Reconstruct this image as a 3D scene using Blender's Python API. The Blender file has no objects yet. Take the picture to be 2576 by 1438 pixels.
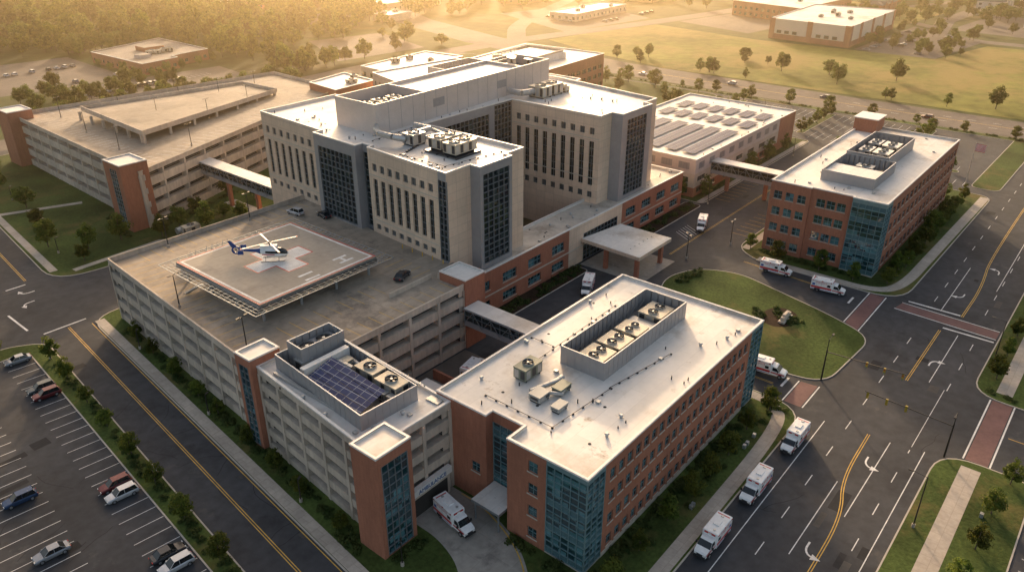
import bpy, math, random
from mathutils import Vector, Matrix, noise
random.seed(7)
R=random.random
def U(a,b): return a+(b-a)*random.random()
SC=bpy.context.scene
SC.view_settings.view_transform='Standard'
COL=SC.collection
# ---------------------------------------------------------------- materials
def new_mat(name):
    m=bpy.data.materials.new(name);m.use_nodes=True
    nt=m.node_tree
    return m,nt,nt.nodes["Principled BSDF"]
def mixc(nt,fac,a,b,mode='MIX'):
    n=nt.nodes.new("ShaderNodeMix");n.data_type='RGBA';n.blend_type=mode
    for i,v in ((0,fac),(6,a),(7,b)):
        if isinstance(v,bpy.types.NodeSocket): nt.links.new(v,n.inputs[i])
        else: n.inputs[i].default_value=v if i==0 else (v[0],v[1],v[2],1)
    return n.outputs[2]
def ramp(nt,src,a,b,va=0,vb=1):
    n=nt.nodes.new("ShaderNodeMapRange");n.inputs[1].default_value=a;n.inputs[2].default_value=b
    n.inputs[3].default_value=va;n.inputs[4].default_value=vb
    nt.links.new(src,n.inputs[0]);return n.outputs[0]
def pos(nt,scale=(1,1,1),rot=0):
    g=nt.nodes.new("ShaderNodeNewGeometry");mp=nt.nodes.new("ShaderNodeMapping")
    mp.inputs[3].default_value=scale;mp.inputs[2].default_value=(0,0,rot)
    nt.links.new(g.outputs["Position"],mp.inputs[0]);return mp.outputs[0]
def noi(nt,vec,scale,detail=3,rough=.6):
    n=nt.nodes.new("ShaderNodeTexNoise");n.inputs["Scale"].default_value=scale;n.inputs["Detail"].default_value=detail
    n.inputs["Roughness"].default_value=rough
    nt.links.new(vec,n.inputs[0]);return n.outputs[0]
def surf(name,base,rough=.8,var=.25,s1=.08,s2=1.5,metal=0,stain=None,bump=0,vert=False,spec=.5,stain2=None):
    m,nt,b=new_mat(name)
    p=pos(nt,(1,1,.25) if vert else (1,1,1))
    a=ramp(nt,noi(nt,p,s1,4),.3,.7,1-var,1+var*.6)
    c=ramp(nt,noi(nt,p,s2,3),.3,.7,1-var*.6,1+var*.4)
    mm=nt.nodes.new("ShaderNodeMath");mm.operation='MULTIPLY';nt.links.new(a,mm.inputs[0]);nt.links.new(c,mm.inputs[1])
    vm=nt.nodes.new("ShaderNodeVectorMath");vm.operation='SCALE';vm.inputs[0].default_value=base[:3];nt.links.new(mm.outputs[0],vm.inputs[3])
    out=vm.outputs[0]
    for st_ in (stain,stain2):
        if st_:
            col,sc,th=st_
            f=ramp(nt,noi(nt,p,sc,6,.7),th,th+.12,0,.85)
            out=mixc(nt,f,out,col)
    nt.links.new(out,b.inputs["Base Color"])
    b.inputs["Roughness"].default_value=rough;b.inputs["Metallic"].default_value=metal
    b.inputs["Specular IOR Level"].default_value=spec
    if bump:
        bp=nt.nodes.new("ShaderNodeBump");bp.inputs["Strength"].default_value=bump;bp.inputs["Distance"].default_value=.2
        nt.links.new(noi(nt,p,s2,4),bp.inputs["Height"]);nt.links.new(bp.outputs[0],b.inputs["Normal"])
    return m
def seams(m,w,h,amt=.75,size=.06,horizontal=True,rot=0):
    nt=m.node_tree;b=nt.nodes["Principled BSDF"]
    src=b.inputs["Base Color"].links[0].from_socket
    if horizontal: vec=pos(nt,rot=rot)
    else:
        g=nt.nodes.new("ShaderNodeNewGeometry");sp=nt.nodes.new("ShaderNodeSeparateXYZ");nt.links.new(g.outputs["Position"],sp.inputs[0])
        ad=nt.nodes.new("ShaderNodeMath");ad.operation='ADD';nt.links.new(sp.outputs[0],ad.inputs[0]);nt.links.new(sp.outputs[1],ad.inputs[1])
        cb=nt.nodes.new("ShaderNodeCombineXYZ");nt.links.new(ad.outputs[0],cb.inputs[0]);nt.links.new(sp.outputs[2],cb.inputs[1]);vec=cb.outputs[0]
    br=nt.nodes.new("ShaderNodeTexBrick");nt.links.new(vec,br.inputs[0])
    br.inputs["Scale"].default_value=1;br.inputs["Brick Width"].default_value=w;br.inputs["Row Height"].default_value=h
    br.inputs["Mortar Size"].default_value=size;br.inputs["Color1"].default_value=(1,1,1,1);br.inputs["Color2"].default_value=(.9,.9,.9,1)
    br.inputs["Mortar"].default_value=(amt,amt,amt,1);br.offset=.5 if horizontal else 0
    nt.links.new(mixc(nt,1,src,br.outputs[0],'MULTIPLY'),b.inputs["Base Color"])
    return m
def flat(name,c,rough=.5,metal=0,spec=.5):
    m,nt,b=new_mat(name)
    p=pos(nt);a=ramp(nt,noi(nt,p,1.2,3),.3,.7,.88,1.06)
    vm=nt.nodes.new("ShaderNodeVectorMath");vm.operation='SCALE';vm.inputs[0].default_value=c[:3];nt.links.new(a,vm.inputs[3])
    nt.links.new(vm.outputs[0],b.inputs["Base Color"])
    b.inputs["Roughness"].default_value=rough;b.inputs["Metallic"].default_value=metal;b.inputs["Specular IOR Level"].default_value=spec
    return m
def glassmat(name,c1,c2,rough=.07,ior=1.75,lo=.45):
    m,nt,b=new_mat(name)
    g=nt.nodes.new("ShaderNodeNewGeometry");sn=nt.nodes.new("ShaderNodeVectorMath");sn.operation='SNAP';sn.inputs[1].default_value=(1.3,1.3,1.05)
    nt.links.new(g.outputs["Position"],sn.inputs[0]);w=nt.nodes.new("ShaderNodeTexWhiteNoise");nt.links.new(sn.outputs[0],w.inputs[0])
    f=ramp(nt,w.outputs[0],lo,1,0,1)
    nt.links.new(mixc(nt,f,c1,c2),b.inputs["Base Color"])
    b.inputs["Roughness"].default_value=rough;b.inputs["IOR"].default_value=ior
    return m
BRICK=seams(surf("brick",(.41,.165,.098),.85,.22,.12,2.5,vert=True),.6,.2,.84,.03,False)
BEIGE=seams(surf("precast_beige",(.70,.54,.405),.8,.12,.1,2,vert=True),2.9,1.85,.70,.04,False)
GCONC=surf("garage_precast",(.54,.455,.37),.85,.28,.12,1.2,vert=True)
GREYP=surf("metal_panel_grey",(.34,.33,.335),.5,.1,.2,1,metal=.2)
SILV=surf("penthouse_panel",(.60,.53,.49),.5,.08,.2,1,metal=.2)
MEMB=seams(surf("white_roof_membrane",(.74,.70,.65),.6,.12,.07,.8,stain=((.47,.40,.33),.06,.52),stain2=((.20,.14,.09),.28,.62)),14,2.6,.86,.06)
COPE=flat("white_coping",(.76,.73,.69),.5)
DECK=seams(surf("parking_deck_concrete",(.37,.305,.235),.85,.28,.05,.6,stain=((.17,.145,.12),.11,.53),stain2=((.10,.09,.08),.5,.65)),18,6,.76,.09)
ASPH=surf("asphalt",(.058,.059,.064),.85,.36,.035,.5,stain=((.032,.032,.035),.06,.56),stain2=((.105,.10,.092),.14,.61),bump=.1,spec=.25)
ASPL=surf("old_asphalt",(.15,.125,.105),.9,.25,.03,.4,stain=((.08,.07,.064),.04,.56),spec=.25)
CONC=seams(surf("sidewalk_concrete",(.46,.40,.335),.85,.2,.15,1.5),1.8,1.8,.8,.05)
DRIVE=seams(surf("driveway_concrete",(.36,.325,.28),.85,.25,.1,.9,stain=((.2,.18,.16),.2,.55)),4,4,.82,.05)
CURB=flat("kerb_concrete",(.47,.42,.36),.85)
LAWN=surf("lawn_grass",(.075,.105,.028),.95,.5,.06,1.8,stain=((.15,.12,.045),.05,.53),bump=.5,spec=.1)
FIELD=surf("field_grass",(.20,.195,.045),.95,.45,.012,.15,stain=((.30,.22,.075),.02,.47),bump=.6,spec=.1)
GROUND=surf("ground",(.075,.09,.028),.95,.5,.01,.12,stain=((.16,.13,.06),.013,.57),bump=.5,spec=.1)
MULCH=surf("mulch_bed",(.05,.032,.02),.95,.4,.4,3,bump=.4,spec=.1)
PAVER=surf("brick_paver",(.17,.085,.078),.85,.2,.3,2)
WHITEP=surf("white_road_paint",(.72,.71,.69),.7,.25,.5,4)
YELP=surf("yellow_road_paint",(.66,.40,.06),.7,.25,.5,4)
REDP=flat("red_paint",(.45,.04,.035),.5)
GL=glassmat("window_glass",(.018,.030,.032),(.07,.10,.10))
GLT=glassmat("teal_curtain_glass",(.012,.042,.052),(.10,.23,.26),.05,2.0,.5)
GLD=glassmat("dark_curtain_glass",(.012,.018,.020),(.06,.075,.065),.06,1.7,.6)
SPAN=flat("spandrel_panel",(.085,.16,.18),.25)
FRT=flat("teal_frame",(.20,.30,.32),.4,.3)
FRG=flat("grey_frame",(.24,.25,.26),.4,.4)
SILL=flat("stone_sill",(.52,.46,.38),.8)
SHADEP=flat("painted_shade_panel",(.045,.04,.035),.95)  # near-black panel colour; shade inside the openings is painted in
METAL=flat("galvanised_metal",(.45,.45,.44),.4,.5)
HVACM=flat("hvac_casing",(.48,.43,.34),.55,.1)
DKMET=flat("dark_metal",(.06,.06,.065),.45,.5)
TRUSS=flat("steel_truss",(.35,.37,.38),.45,.5)
BLK=flat("black_rubber",(.02,.02,.02),.8)
WELL=surf("equipment_well_floor",(.28,.25,.22),.8,.3,.3,1.5,stain=((.12,.10,.08),.25,.53))
PADC=seams(surf("helipad_concrete",(.38,.33,.27),.8,.15,.1,1,stain=((.25,.22,.19),.12,.53)),6,6,.84,.07)
def solar():
    m,nt,b=new_mat("solar_cells")
    p=pos(nt);br=nt.nodes.new("ShaderNodeTexBrick");nt.links.new(p,br.inputs[0]);br.offset=0
    for k,v in (("Scale",1),("Brick Width",1.0),("Row Height",1.65),("Mortar Size",.045)): br.inputs[k].default_value=v
    br.inputs["Color1"].default_value=(.018,.030,.10,1);br.inputs["Color2"].default_value=(.026,.045,.125,1);br.inputs["Mortar"].default_value=(.3,.32,.36,1)
    nt.links.new(br.outputs[0],b.inputs["Base Color"]);b.inputs["Roughness"].default_value=.65;b.inputs["Specular IOR Level"].default_value=.15
    return m
SOLAR=solar()
BARK=flat("bark",(.11,.085,.06),.95)
def leafmat(name,c1,c2):
    m,nt,b=new_mat(name)
    p=pos(nt);f=ramp(nt,noi(nt,p,.5,3),.35,.65)
    oi=nt.nodes.new("ShaderNodeObjectInfo")
    c=mixc(nt,f,c1,c2)
    hs=nt.nodes.new("ShaderNodeHueSaturation");nt.links.new(ramp(nt,oi.outputs["Random"],0,1,.465,.515),hs.inputs[0]);nt.links.new(ramp(nt,oi.outputs["Random"],0,1,.65,1.4),hs.inputs[2]);nt.links.new(c,hs.inputs[4])
    nt.links.new(hs.outputs[0],b.inputs["Base Color"]);b.inputs["Roughness"].default_value=.7;b.inputs["Specular IOR Level"].default_value=.2
    tr=nt.nodes.new("ShaderNodeBsdfTranslucent");nt.links.new(hs.outputs[0],tr.inputs[0])
    mx=nt.nodes.new("ShaderNodeMixShader");mx.inputs[0].default_value=.5
    nt.links.new(b.outputs[0],mx.inputs[1]);nt.links.new(tr.outputs[0],mx.inputs[2]);nt.links.new(mx.outputs[0],nt.nodes["Material Output"].inputs[0])
    return m
LEAF=leafmat("foliage",(.050,.080,.014),(.145,.165,.028))
LEAFF=leafmat("forest_foliage",(.045,.070,.012),(.19,.20,.030))  # crown highlights and shadow contrast painted into the two leaf tones
LEAFD=leafmat("shrub_foliage",(.035,.06,.015),(.09,.105,.03))
# ---------------------------------------------------------------- mesh builder
class MB:
    def __init__(s): s.v=[];s.f=[];s.m=[];s.mats=[];s.T=None
    def mi(s,mat):
        if mat not in s.mats: s.mats.append(mat)
        return s.mats.index(mat)
    def face(s,pts,mat):
        n=len(s.v)
        s.v.extend(pts);s.f.append(tuple(range(n,n+len(pts))));s.m.append(s.mi(mat))
    def box(s,x0,y0,z0,x1,y1,z1,mat,top=None):
        a=[(x0,y0),(x1,y0),(x1,y1),(x0,y1)];s.prism(a,z0,z1,mat,top,True)
    def prism(s,poly,z0,z1,mat,top=None,bottom=False):
        n=len(poly)
        for i in range(n):
            p,q=poly[i],poly[(i+1)%n]
            s.face([(p[0],p[1],z0),(q[0],q[1],z0),(q[0],q[1],z1),(p[0],p[1],z1)],mat)
        s.face([(p[0],p[1],z1) for p in poly],top or mat)
        if bottom: s.face([(p[0],p[1],z0) for p in reversed(poly)],mat)
    def cyl(s,p0,p1,r0,r1,n,mat,caps=True,capmat=None):
        a=Vector(p0);b=Vector(p1);d=(b-a).normalized()
        u=d.orthogonal().normalized();w=d.cross(u)
        c0=[];c1=[]
        for i in range(n):
            t=2*math.pi*i/n;o=u*math.cos(t)+w*math.sin(t)
            c0.append(tuple(a+o*r0));c1.append(tuple(b+o*r1))
        for i in range(n):
            j=(i+1)%n;s.face([c0[i],c0[j],c1[j],c1[i]],mat)
        if caps: s.face(c1,capmat or mat);s.face(c0[::-1],capmat or mat)
    def bar(s,a,b,w,mat): s.cyl(a,b,w,w,4,mat,True)
    def mesh(s,name,off=(0,0,0)):
        me=bpy.data.meshes.new(name)
        me.from_pydata([(x-off[0],y-off[1],z-off[2]) for x,y,z in s.v],[],s.f)
        for m in s.mats: me.materials.append(m)
        me.polygons.foreach_set("material_index",s.m);me.update();return me
def link(name,me,loc=(0,0,0),rot=0,sc=None,parent=None):
    o=bpy.data.objects.new(name,me);COL.objects.link(o)
    o.location=loc;o.rotation_euler=(0,0,rot)
    if sc: o.scale=sc if hasattr(sc,"__len__") else (sc,sc,sc)
    if parent: o.parent=parent
    return o
class Obj:
    def __init__(s,name,loc=(0,0,0)): s.name=name;s.loc=loc;s.p={}
    def __getitem__(s,k):
        if k not in s.p: s.p[k]=MB()
        return s.p[k]
    def done(s):
        e=link(s.name,None,s.loc);e.empty_display_size=1
        for k,mb in s.p.items():
            if mb.f: link(k,mb.mesh(k,s.loc),parent=e)
        s.e=e;return e
def single(name,mb,smooth=False):
    return link(name,mb.mesh(name))
def inset(poly,d):
    n=len(poly);out=[]
    for i in range(n):
        a=Vector(poly[i-1]);b=Vector(poly[i]);c=Vector(poly[(i+1)%n])
        e1=(b-a).normalized();e2=(c-b).normalized()
        n1=Vector((-e1.y,e1.x));n2=Vector((-e2.y,e2.x))
        m=(n1+n2);k=1+n1.dot(n2)
        if k<.15:k=.15
        p=b+m*(d/k);out.append((p.x,p.y))
    return out
def rounded(poly,r,n=6):
    out=[];L=len(poly)
    rr=r if hasattr(r,"__len__") else [r]*L
    for i in range(L):
        a=Vector(poly[i-1]);b=Vector(poly[i]);c=Vector(poly[(i+1)%L]);q=rr[i]
        if q<=0: out.append((b.x,b.y));continue
        d1=(a-b);d2=(c-b);q=min(q,d1.length*.45,d2.length*.45)
        p=b+d1.normalized()*q;s=b+d2.normalized()*q
        for k in range(n+1):
            t=k/n;v=p*(1-t)**2+b*2*t*(1-t)+s*t*t;out.append((v.x,v.y))
    return out
def wallpt(p0,p1):
    a=Vector(p0);b=Vector(p1);L=(b-a).length;e=(b-a)/L;nn=Vector((e.y,-e.x))
    def f(s,z,d=0):
        v=a+e*s-nn*d;return (v.x,v.y,z)
    return f,L
def wbox(mb,f,s0,s1,z0,z1,d0,d1,mat):
    A=[f(s0,z0,d0),f(s1,z0,d0),f(s1,z1,d0),f(s0,z1,d0)];B=[f(s0,z0,d1),f(s1,z0,d1),f(s1,z1,d1),f(s0,z1,d1)]
    mb.face(A,mat)
    for i in range(4):
        j=(i+1)%4;mb.face([A[i],B[i],B[j],A[j]],mat)
def cols_even(L,n,w,m0=1.5,m1=None):
    m1=m0 if m1 is None else m1
    if n==1: c=(m0+L-m1)/2;return [(c-w/2,c+w/2)]
    return [(m0+(L-m0-m1-w)*i/(n-1),m0+(L-m0-m1-w)*i/(n-1)+w) for i in range(n)]
def cols_pair(L,n,w,g,m=1.5):
    o=[]
    for a,b in cols_even(L,n,2*w+g,m): o+= [(a,a+w),(b-w,b)]
    return o
def wall(o,p0,p1,z0,z1,wm,cols=[],rows=[],depth=.28,glass=GL,frame=FRG,bars=(1,1),sill=None,reveal=None,part="walls"):
    mb=o[part];gw=o["windows"];f,L=wallpt(p0,p1)
    def pan(s0,s1,a,b):
        if s1-s0>.001 and b-a>.001: mb.face([f(s0,a),f(s1,a),f(s1,b),f(s0,b)],wm)
    z=z0
    for c,d in rows:
        pan(0,L,z,c);s=0
        for a,b in cols:
            pan(s,a,c,d);s=b
            rm=reveal or wm
            P=[(a,c),(b,c),(b,d),(a,d)]
            for i in range(4):
                u,v=P[i],P[(i+1)%4];mb.face([f(*u),f(*v),f(v[0],v[1],depth),f(u[0],u[1],depth)],rm)
            gw.face([f(a,c,depth),f(b,c,depth),f(b,d,depth),f(a,d,depth)],glass)
            if frame:
                fr=o["window_frames"];t=.05;dd=depth-.05
                for s0,s1,q0,q1 in ((a,b,c,c+t*1.6),(a,b,d-t*1.6,d),(a,a+t*1.6,c,d),(b-t*1.6,b,c,d)):
                    fr.face([f(s0,q0,dd),f(s1,q0,dd),f(s1,q1,dd),f(s0,q1,dd)],frame)
                for i in range(bars[0]):
                    x=a+(b-a)*(i+1)/(bars[0]+1);wbox(fr,f,x-t,x+t,c,d,dd-.03,depth,frame)
                for i in range(bars[1]):
                    y=c+(d-c)*(i+1)/(bars[1]+1);wbox(fr,f,a,b,y-t,y+t,dd-.03,depth,frame)
            if sill: wbox(o["sills"],f,a-.12,b+.12,c-.16,c-.01,-.09,.05,sill)
        pan(s,L,c,d);z=d
    pan(0,L,z,z1)
def curtain(o,p0,p1,z0,z1,cw=1.35,rh=1.0,glass=GLT,frame=FRT,span=None,off=.12,floor=3.9,edge=.12):
    f,L=wallpt(p0,p1);gw=o["curtain_glass"];fr=o["mullions"]
    nx=max(1,round(L/cw));nz=max(1,round((z1-z0)/rh));w=L/nx;h=(z1-z0)/nz
    for i in range(nx):
        for j in range(nz):
            a,b=i*w,(i+1)*w;c,d=z0+j*h,z0+(j+1)*h
            t=U(-.02,.02);u=U(-.02,.02)
            g=glass
            if span and ((c-z0)%floor)<h*.9: g=span
            gw.face([f(a,c,off+t),f(b,c,off+u),f(b,d,off-t),f(a,d,off-u)],g)
    for i in range(nx+1):
        x=min(max(i*w,edge/2),L-edge/2);ww=edge/2 if i in(0,nx) else .045
        wbox(fr,f,x-ww,x+ww,z0,z1,-.04,off+.03,frame)
    for j in range(nz+1):
        y=z0+j*h;big=((y-z0)%floor)<h*.5
        ww=.09 if big else .04
        wbox(fr,f,0,L,max(z0,y-ww),min(z1,y+ww),-.02,off+.03,frame)
def roof(o,poly,z,par,rm=MEMB,cm=COPE,wm=None,th=.35,skip=(),over=.07):
    mb=o["roof"];cp=o["parapet"];n=len(poly);inn=inset(poly,th);out=inset(poly,-over)
    mb.face([(p[0],p[1],z) for p in poly],rm)
    zt=z+par
    for i in range(n):
        if i in skip: continue
        j=(i+1)%n
        cp.face([(*inn[j],z),(*inn[i],z),(*inn[i],zt),(*inn[j],zt)],wm or cm)
        cp.face([(*out[i],zt+.03),(*out[j],zt+.03),(*inn[j],zt+.03),(*inn[i],zt+.03)],cm)
        cp.face([(*out[i],zt-.22),(*out[j],zt-.22),(*out[j],zt+.03),(*out[i],zt+.03)],cm)
        cp.face([(*inn[j],zt-.1),(*inn[i],zt-.1),(*inn[i],zt+.03),(*inn[j],zt+.03)],cm)
# ---- mechanical kit
def fan(mb,x,y,z,r):
    mb.cyl((x,y,z),(x,y,z+.28),r,r,16,METAL,False)
    mb.face([(x+r*math.cos(i*math.pi/8),y+r*math.sin(i*math.pi/8),z+.03) for i in range(16)],BLK)
    mb.cyl((x,y,z),(x,y,z+.24),r*.22,r*.22,8,METAL)
    a0=U(0,1)
    for k in range(5):
        a=a0+k*2*math.pi/5;b=a+.55
        mb.face([(x+r*.2*math.cos(a),y+r*.2*math.sin(a),z+.2),(x+r*.9*math.cos(a),y+r*.9*math.sin(a),z+.2),(x+r*.9*math.cos(b),y+r*.9*math.sin(b),z+.1),(x+r*.2*math.cos(b),y+r*.2*math.sin(b),z+.1)],DKMET)
def hvac(mb,x,y,z,lx,ly,h,nx=1,ny=1,m=None):
    m=m or HVACM
    for sx in(-1,1): mb.box(x+sx*lx*.4-.1,y-ly/2+.1,z,x+sx*lx*.4+.1,y+ly/2-.1,z+.35,DKMET)
    mb.box(x-lx/2,y-ly/2,z+.35,x+lx/2,y+ly/2,z+h,m)
    mb.box(x-lx/2-.06,y-ly/2-.06,z+h-.12,x+lx/2+.06,y+ly/2+.06,z+h+.02,m)
    k=int(lx/1.1)
    for i in range(k):
        a=x-lx/2+lx*(i+.15)/k;b=x-lx/2+lx*(i+.85)/k
        for yy in(y-ly/2-.03,y+ly/2+.03): mb.face([(a,yy,z+.55),(b,yy,z+.55),(b,yy,z+h-.3),(a,yy,z+h-.3)],DKMET if i%2 else METAL)
    k=max(1,int(ly/1.1))
    for i in range(k):
        a=y-ly/2+ly*(i+.15)/k;b=y-ly/2+ly*(i+.85)/k
        mb.face([(x-lx/2-.03,a,z+.55),(x-lx/2-.03,b,z+.55),(x-lx/2-.03,b,z+h-.3),(x-lx/2-.03,a,z+h-.3)],METAL if i%2 else DKMET)
    for i in range(nx):
        for j in range(ny):
            fx=x-lx/2+lx*(i+.5)/nx;fy=y-ly/2+ly*(j+.5)/ny;fan(mb,fx,fy,z+h+.02,min(lx/nx,ly/ny)*.38)
def duct(mb,pts,r,mat=METAL):
    for a,b in zip(pts,pts[1:]):
        mb.cyl(a,b,r,r,10,mat)
        d=(Vector(b)-Vector(a));n=int(d.length/1.5)
        for i in range(1,n+1):
            c=Vector(a)+d*i/(n+1);u=d.normalized()*.06;mb.cyl(tuple(c-u),tuple(c+u),r*1.08,r*1.08,10,mat)
def clutter(mb,x0,y0,x1,y1,z,n):
    for i in range(n):
        x,y=U(x0,x1),U(y0,y1);k=R()
        if k<.4: mb.cyl((x,y,z),(x,y,z+U(.3,.8)),.1,.1,8,DKMET)
        elif k<.6: mb.box(x-.3,y-.3,z,x+.3,y+.3,z+.35,METAL);
        elif k<.78: mb.cyl((x,y,z),(x,y,z+.4),.22,.22,10,METAL);mb.cyl((x,y,z+.4),(x,y,z+.6),.36,.2,10,METAL)
        else: mb.cyl((x,y,z+.004),(x,y,z+.05),.25,.2,10,BLK)
def pipe_run(mb,a,b,z):
    mb.bar((*a,z+.22),(*b,z+.22),.05,DKMET)
    L=math.dist(a,b);n=int(L/2)
    for i in range(n+1):
        t=i/max(1,n);x=a[0]+(b[0]-a[0])*t;y=a[1]+(b[1]-a[1])*t;mb.box(x-.14,y-.14,z,x+.14,y+.14,z+.16,BLK)
def screen(o,poly,z0,z1,mat=GREYP,part="mechanical_screen",th=.18,floor=True):
    mb=o[part];inn=inset(poly,th);n=len(poly)
    if floor: o["equipment_well"].face([(*p,z0+.006) for p in inn],WELL)
    for i in range(n):
        j=(i+1)%n
        for P in((poly[i],poly[j]),(inn[j],inn[i])):
            mb.face([(*P[0],z0),(*P[1],z0),(*P[1],z1),(*P[0],z1)],mat)
        mb.face([(*poly[i],z1),(*poly[j],z1),(*inn[j],z1),(*inn[i],z1)],COPE)
        f,L=wallpt(poly[i],poly[j]);k=int(L/1.2)
        for q in range(1,k): 
            s=L*q/k;wbox(mb,f,s-.03,s+.03,z0,z1-.02,-.04,0,mat)
            wbox(mb,f,s-.06,s+.06,z0,z1-.02,th,th+.1,mat)
# ================================================================ GROUND
g=MB();g.face([(-1500,-1500,0),(4500,-1500,0),(4500,4500,0),(-1500,4500,0)],GROUND);single("ground",g)
a=MB();a.face([(-60,-80,.01),(333,-80,.01),(333,312,.01),(-60,312,.01)],ASPH);single("asphalt_pavement",a)
def sk(y): return 43.5+.105*(y-65)
def island(name,poly,r=4,mat=LAWN):
    P=rounded(poly,r);o=Obj(name,(poly[0][0],poly[0][1],0))
    o["kerb"].prism(P,0,.13,CURB);o["surface"].face([(*p,.136) for p in inset(P,.22)],mat)
    o.done()
island("lawn",[(40,31),(118,31),(118,70),(66.5,70),(66.5,160),(sk(160),160)],[0,7,3,0,0,6])
island("lawn",[(sk(184),184),(100,180),(100,165),(140,165),(140,215),(95,300),(sk(300)+1,300)],[9,3,0,0,0,5,5])
island("lawn",[(128,31.5),(150.5,30),(155,40),(162,64),(158,73),(149,76.5),(139,73),(131,62),(126,45)],[5,6,9,6,6,6,6,7,7])
island("lawn",[(171,30),(258,28.5),(258,46),(251,71),(176,71),(171,64)],[8,5,4,2,4,5])
island("lawn",[(264,28),(332,27),(332,35),(264,36)],3)
island("lawn",[(198,92.2),(282,92),(284,142),(240,150),(200,142)],3)
island("planting_bed",[(104,92.2),(140.5,92.2),(140.5,97),(104,97)],1.5,MULCH)
island("planting_bed",[(159,91.8),(197,91.8),(197,97),(159,97)],1.5,MULCH)
island("lawn",[(-20,-3),(121,-3),(121,10.5),(-20,10.5)],[0,3,6,0])
island("lawn",[(142,-40),(420,-40),(420,8.5),(142,10.5)],[3,0,0,6])
island("lawn",[(sk(45)-12.5,45),(sk(45)-9.5,45),(sk(157)-9.5,157),(sk(160)-16,161),(-20,160),(-20,156.5),(sk(156)-13.5,156)],[0,0,4,2,0,0,2])
island("lawn",[(-60,190),(sk(190)-11,190),(sk(300)-11,300),(-60,300)],[0,8,0,0])
island("lawn",[(288,150),(328,150),(328,216),(300,216)],6)
island("lawn",[(160,215),(332,290),(332,308),(120,308)],4)
for yy in(60,98,136): island("lawn",[(290,yy),(326,yy),(326,yy+3),(290,yy+3)],1.4)
for xx in(276,): island("lawn",[(xx,42),(xx+3,42),(xx+3,85),(xx,85)],1.4)
island("lawn",[(329,-60),(333.5,-60),(333.5,288),(329,288)],1)
S=MB();Z=.142
def strip(mb,pts,w,z,mat):
    n=len(pts)
    L=[];Rr=[]
    for i,p in enumerate(pts):
        a=Vector(pts[max(0,i-1)]);b=Vector(pts[min(n-1,i+1)]);e=(b-a).normalized();nn=Vector((-e.y,e.x));q=Vector(p)
        L.append(q+nn*w/2);Rr.append(q-nn*w/2)
    for i in range(n-1): mb.face([(*Rr[i],z),(*Rr[i+1],z),(*L[i+1],z),(*L[i],z)],mat)
def smooth(pts,k=3):
    for _ in range(k):
        o=[pts[0]]
        for a,b in zip(pts,pts[1:]):
            o+=[(a[0]*.75+b[0]*.25,a[1]*.75+b[1]*.25),(a[0]*.25+b[0]*.75,a[1]*.25+b[1]*.75)]
        o.append(pts[-1]);pts=o
    return pts
strip(S,smooth([(44,32.6),(80,32.6),(108,32.8),(116.3,35),(116.6,44),(116.6,69)]),2.2,Z,CONC)
strip(S,[(sk(40)+1.3,40),(sk(158)+1.3,158)],1.9,Z+.004,CONC)
strip(S,smooth([(172.4,64),(172.4,48),(172.6,36),(179,32),(200,31.5),(256,30.2)]),2.4,Z,CONC)
strip(S,[(145,5.5),(300,4),(419,4)],2.6,Z,CONC)
strip(S,[(-19,5.5),(119,5.5)],2.8,Z,CONC)
strip(S,[(sk(190)+2,190),(sk(296)+2,296)],1.8,Z,CONC)
strip(S,[(sk(240)+2,240),(84,232)],2,Z+.004,CONC);strip(S,[(62,187),(84,188),(99,176),(106,172),(118,172)],1.8,Z+.008,CONC)
strip(S,[(112,168),(112,200)],4,Z+.012,CONC)
strip(S,[(198.8,93.6),(280,93.4)],1.8,Z,CONC);strip(S,[(176,69),(250,69)],2,Z+.004,CONC)
single("sidewalk",S)
D=MB();P=smooth([(60,65.2),(60,58),(57,50),(48,42),(40,37)],3);strip(D,P,9,Z+.016,DRIVE)
strip(D,smooth([(64.3,63),(64.2,58),(61.2,49.5),(56,43.5)],3),.18,Z+.024,YELP)
single("driveway",D)
c=MB();c.face([(126,97,.02),(157,97,.02),(157,129.5,.02),(126,129.5,.02)],surf("courtyard_soil",(.19,.13,.055),.95,.4,.1,1));c.face([(126,113,.03),(157,113,.03),(157,116,.03),(126,116,.03)],CONC)
single("courtyard",c)
c=MB();c.prism([(142,79),(158,79),(158,96),(142,96)],.01,.06,DRIVE);c.prism([(68,72),(95,72),(95,90.5),(68,90.5)],.01,.05,ASPL);single("entrance_plaza",c)
pt=MB();PTM=surf("asphalt_patch",(.032,.032,.034),.9,.2,.2,2,spec=.2);PTL=surf("asphalt_patch_old",(.085,.08,.074),.9,.2,.2,2,spec=.2)
for i in range(34):
    x,y=random.choice(((U(50,160),U(12,28)),(U(172,320),U(12,26)),(sk(U(60,150))-U(1,8),U(60,150)),(U(85,220),U(76,90)),(U(8,30),U(70,150))))
    a,b=U(1,5),U(.8,2.4);pt.face([(x,y,.0135),(x+a,y+U(-.1,.1),.0135),(x+a,y+b,.0135),(x,y+b,.0135)],random.choice((PTM,PTL)))
for i in range(70):
    x,y=random.choice(((U(50,160),U(12,28)),(U(172,320),U(12,26)),(U(85,220),U(76,90)),(U(8,30),U(70,150)),(U(40,46),U(70,150))))
    p=[(x,y)];an=random.choice((0,1.57,.4,2.0))
    for k in range(6): an+=U(-.35,.35);x+=math.cos(an)*1.3;y+=math.sin(an)*1.3;p.append((x,y))
    strip(pt,p,.09,.0145,PTM)
single("asphalt_repairs",pt)
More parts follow.
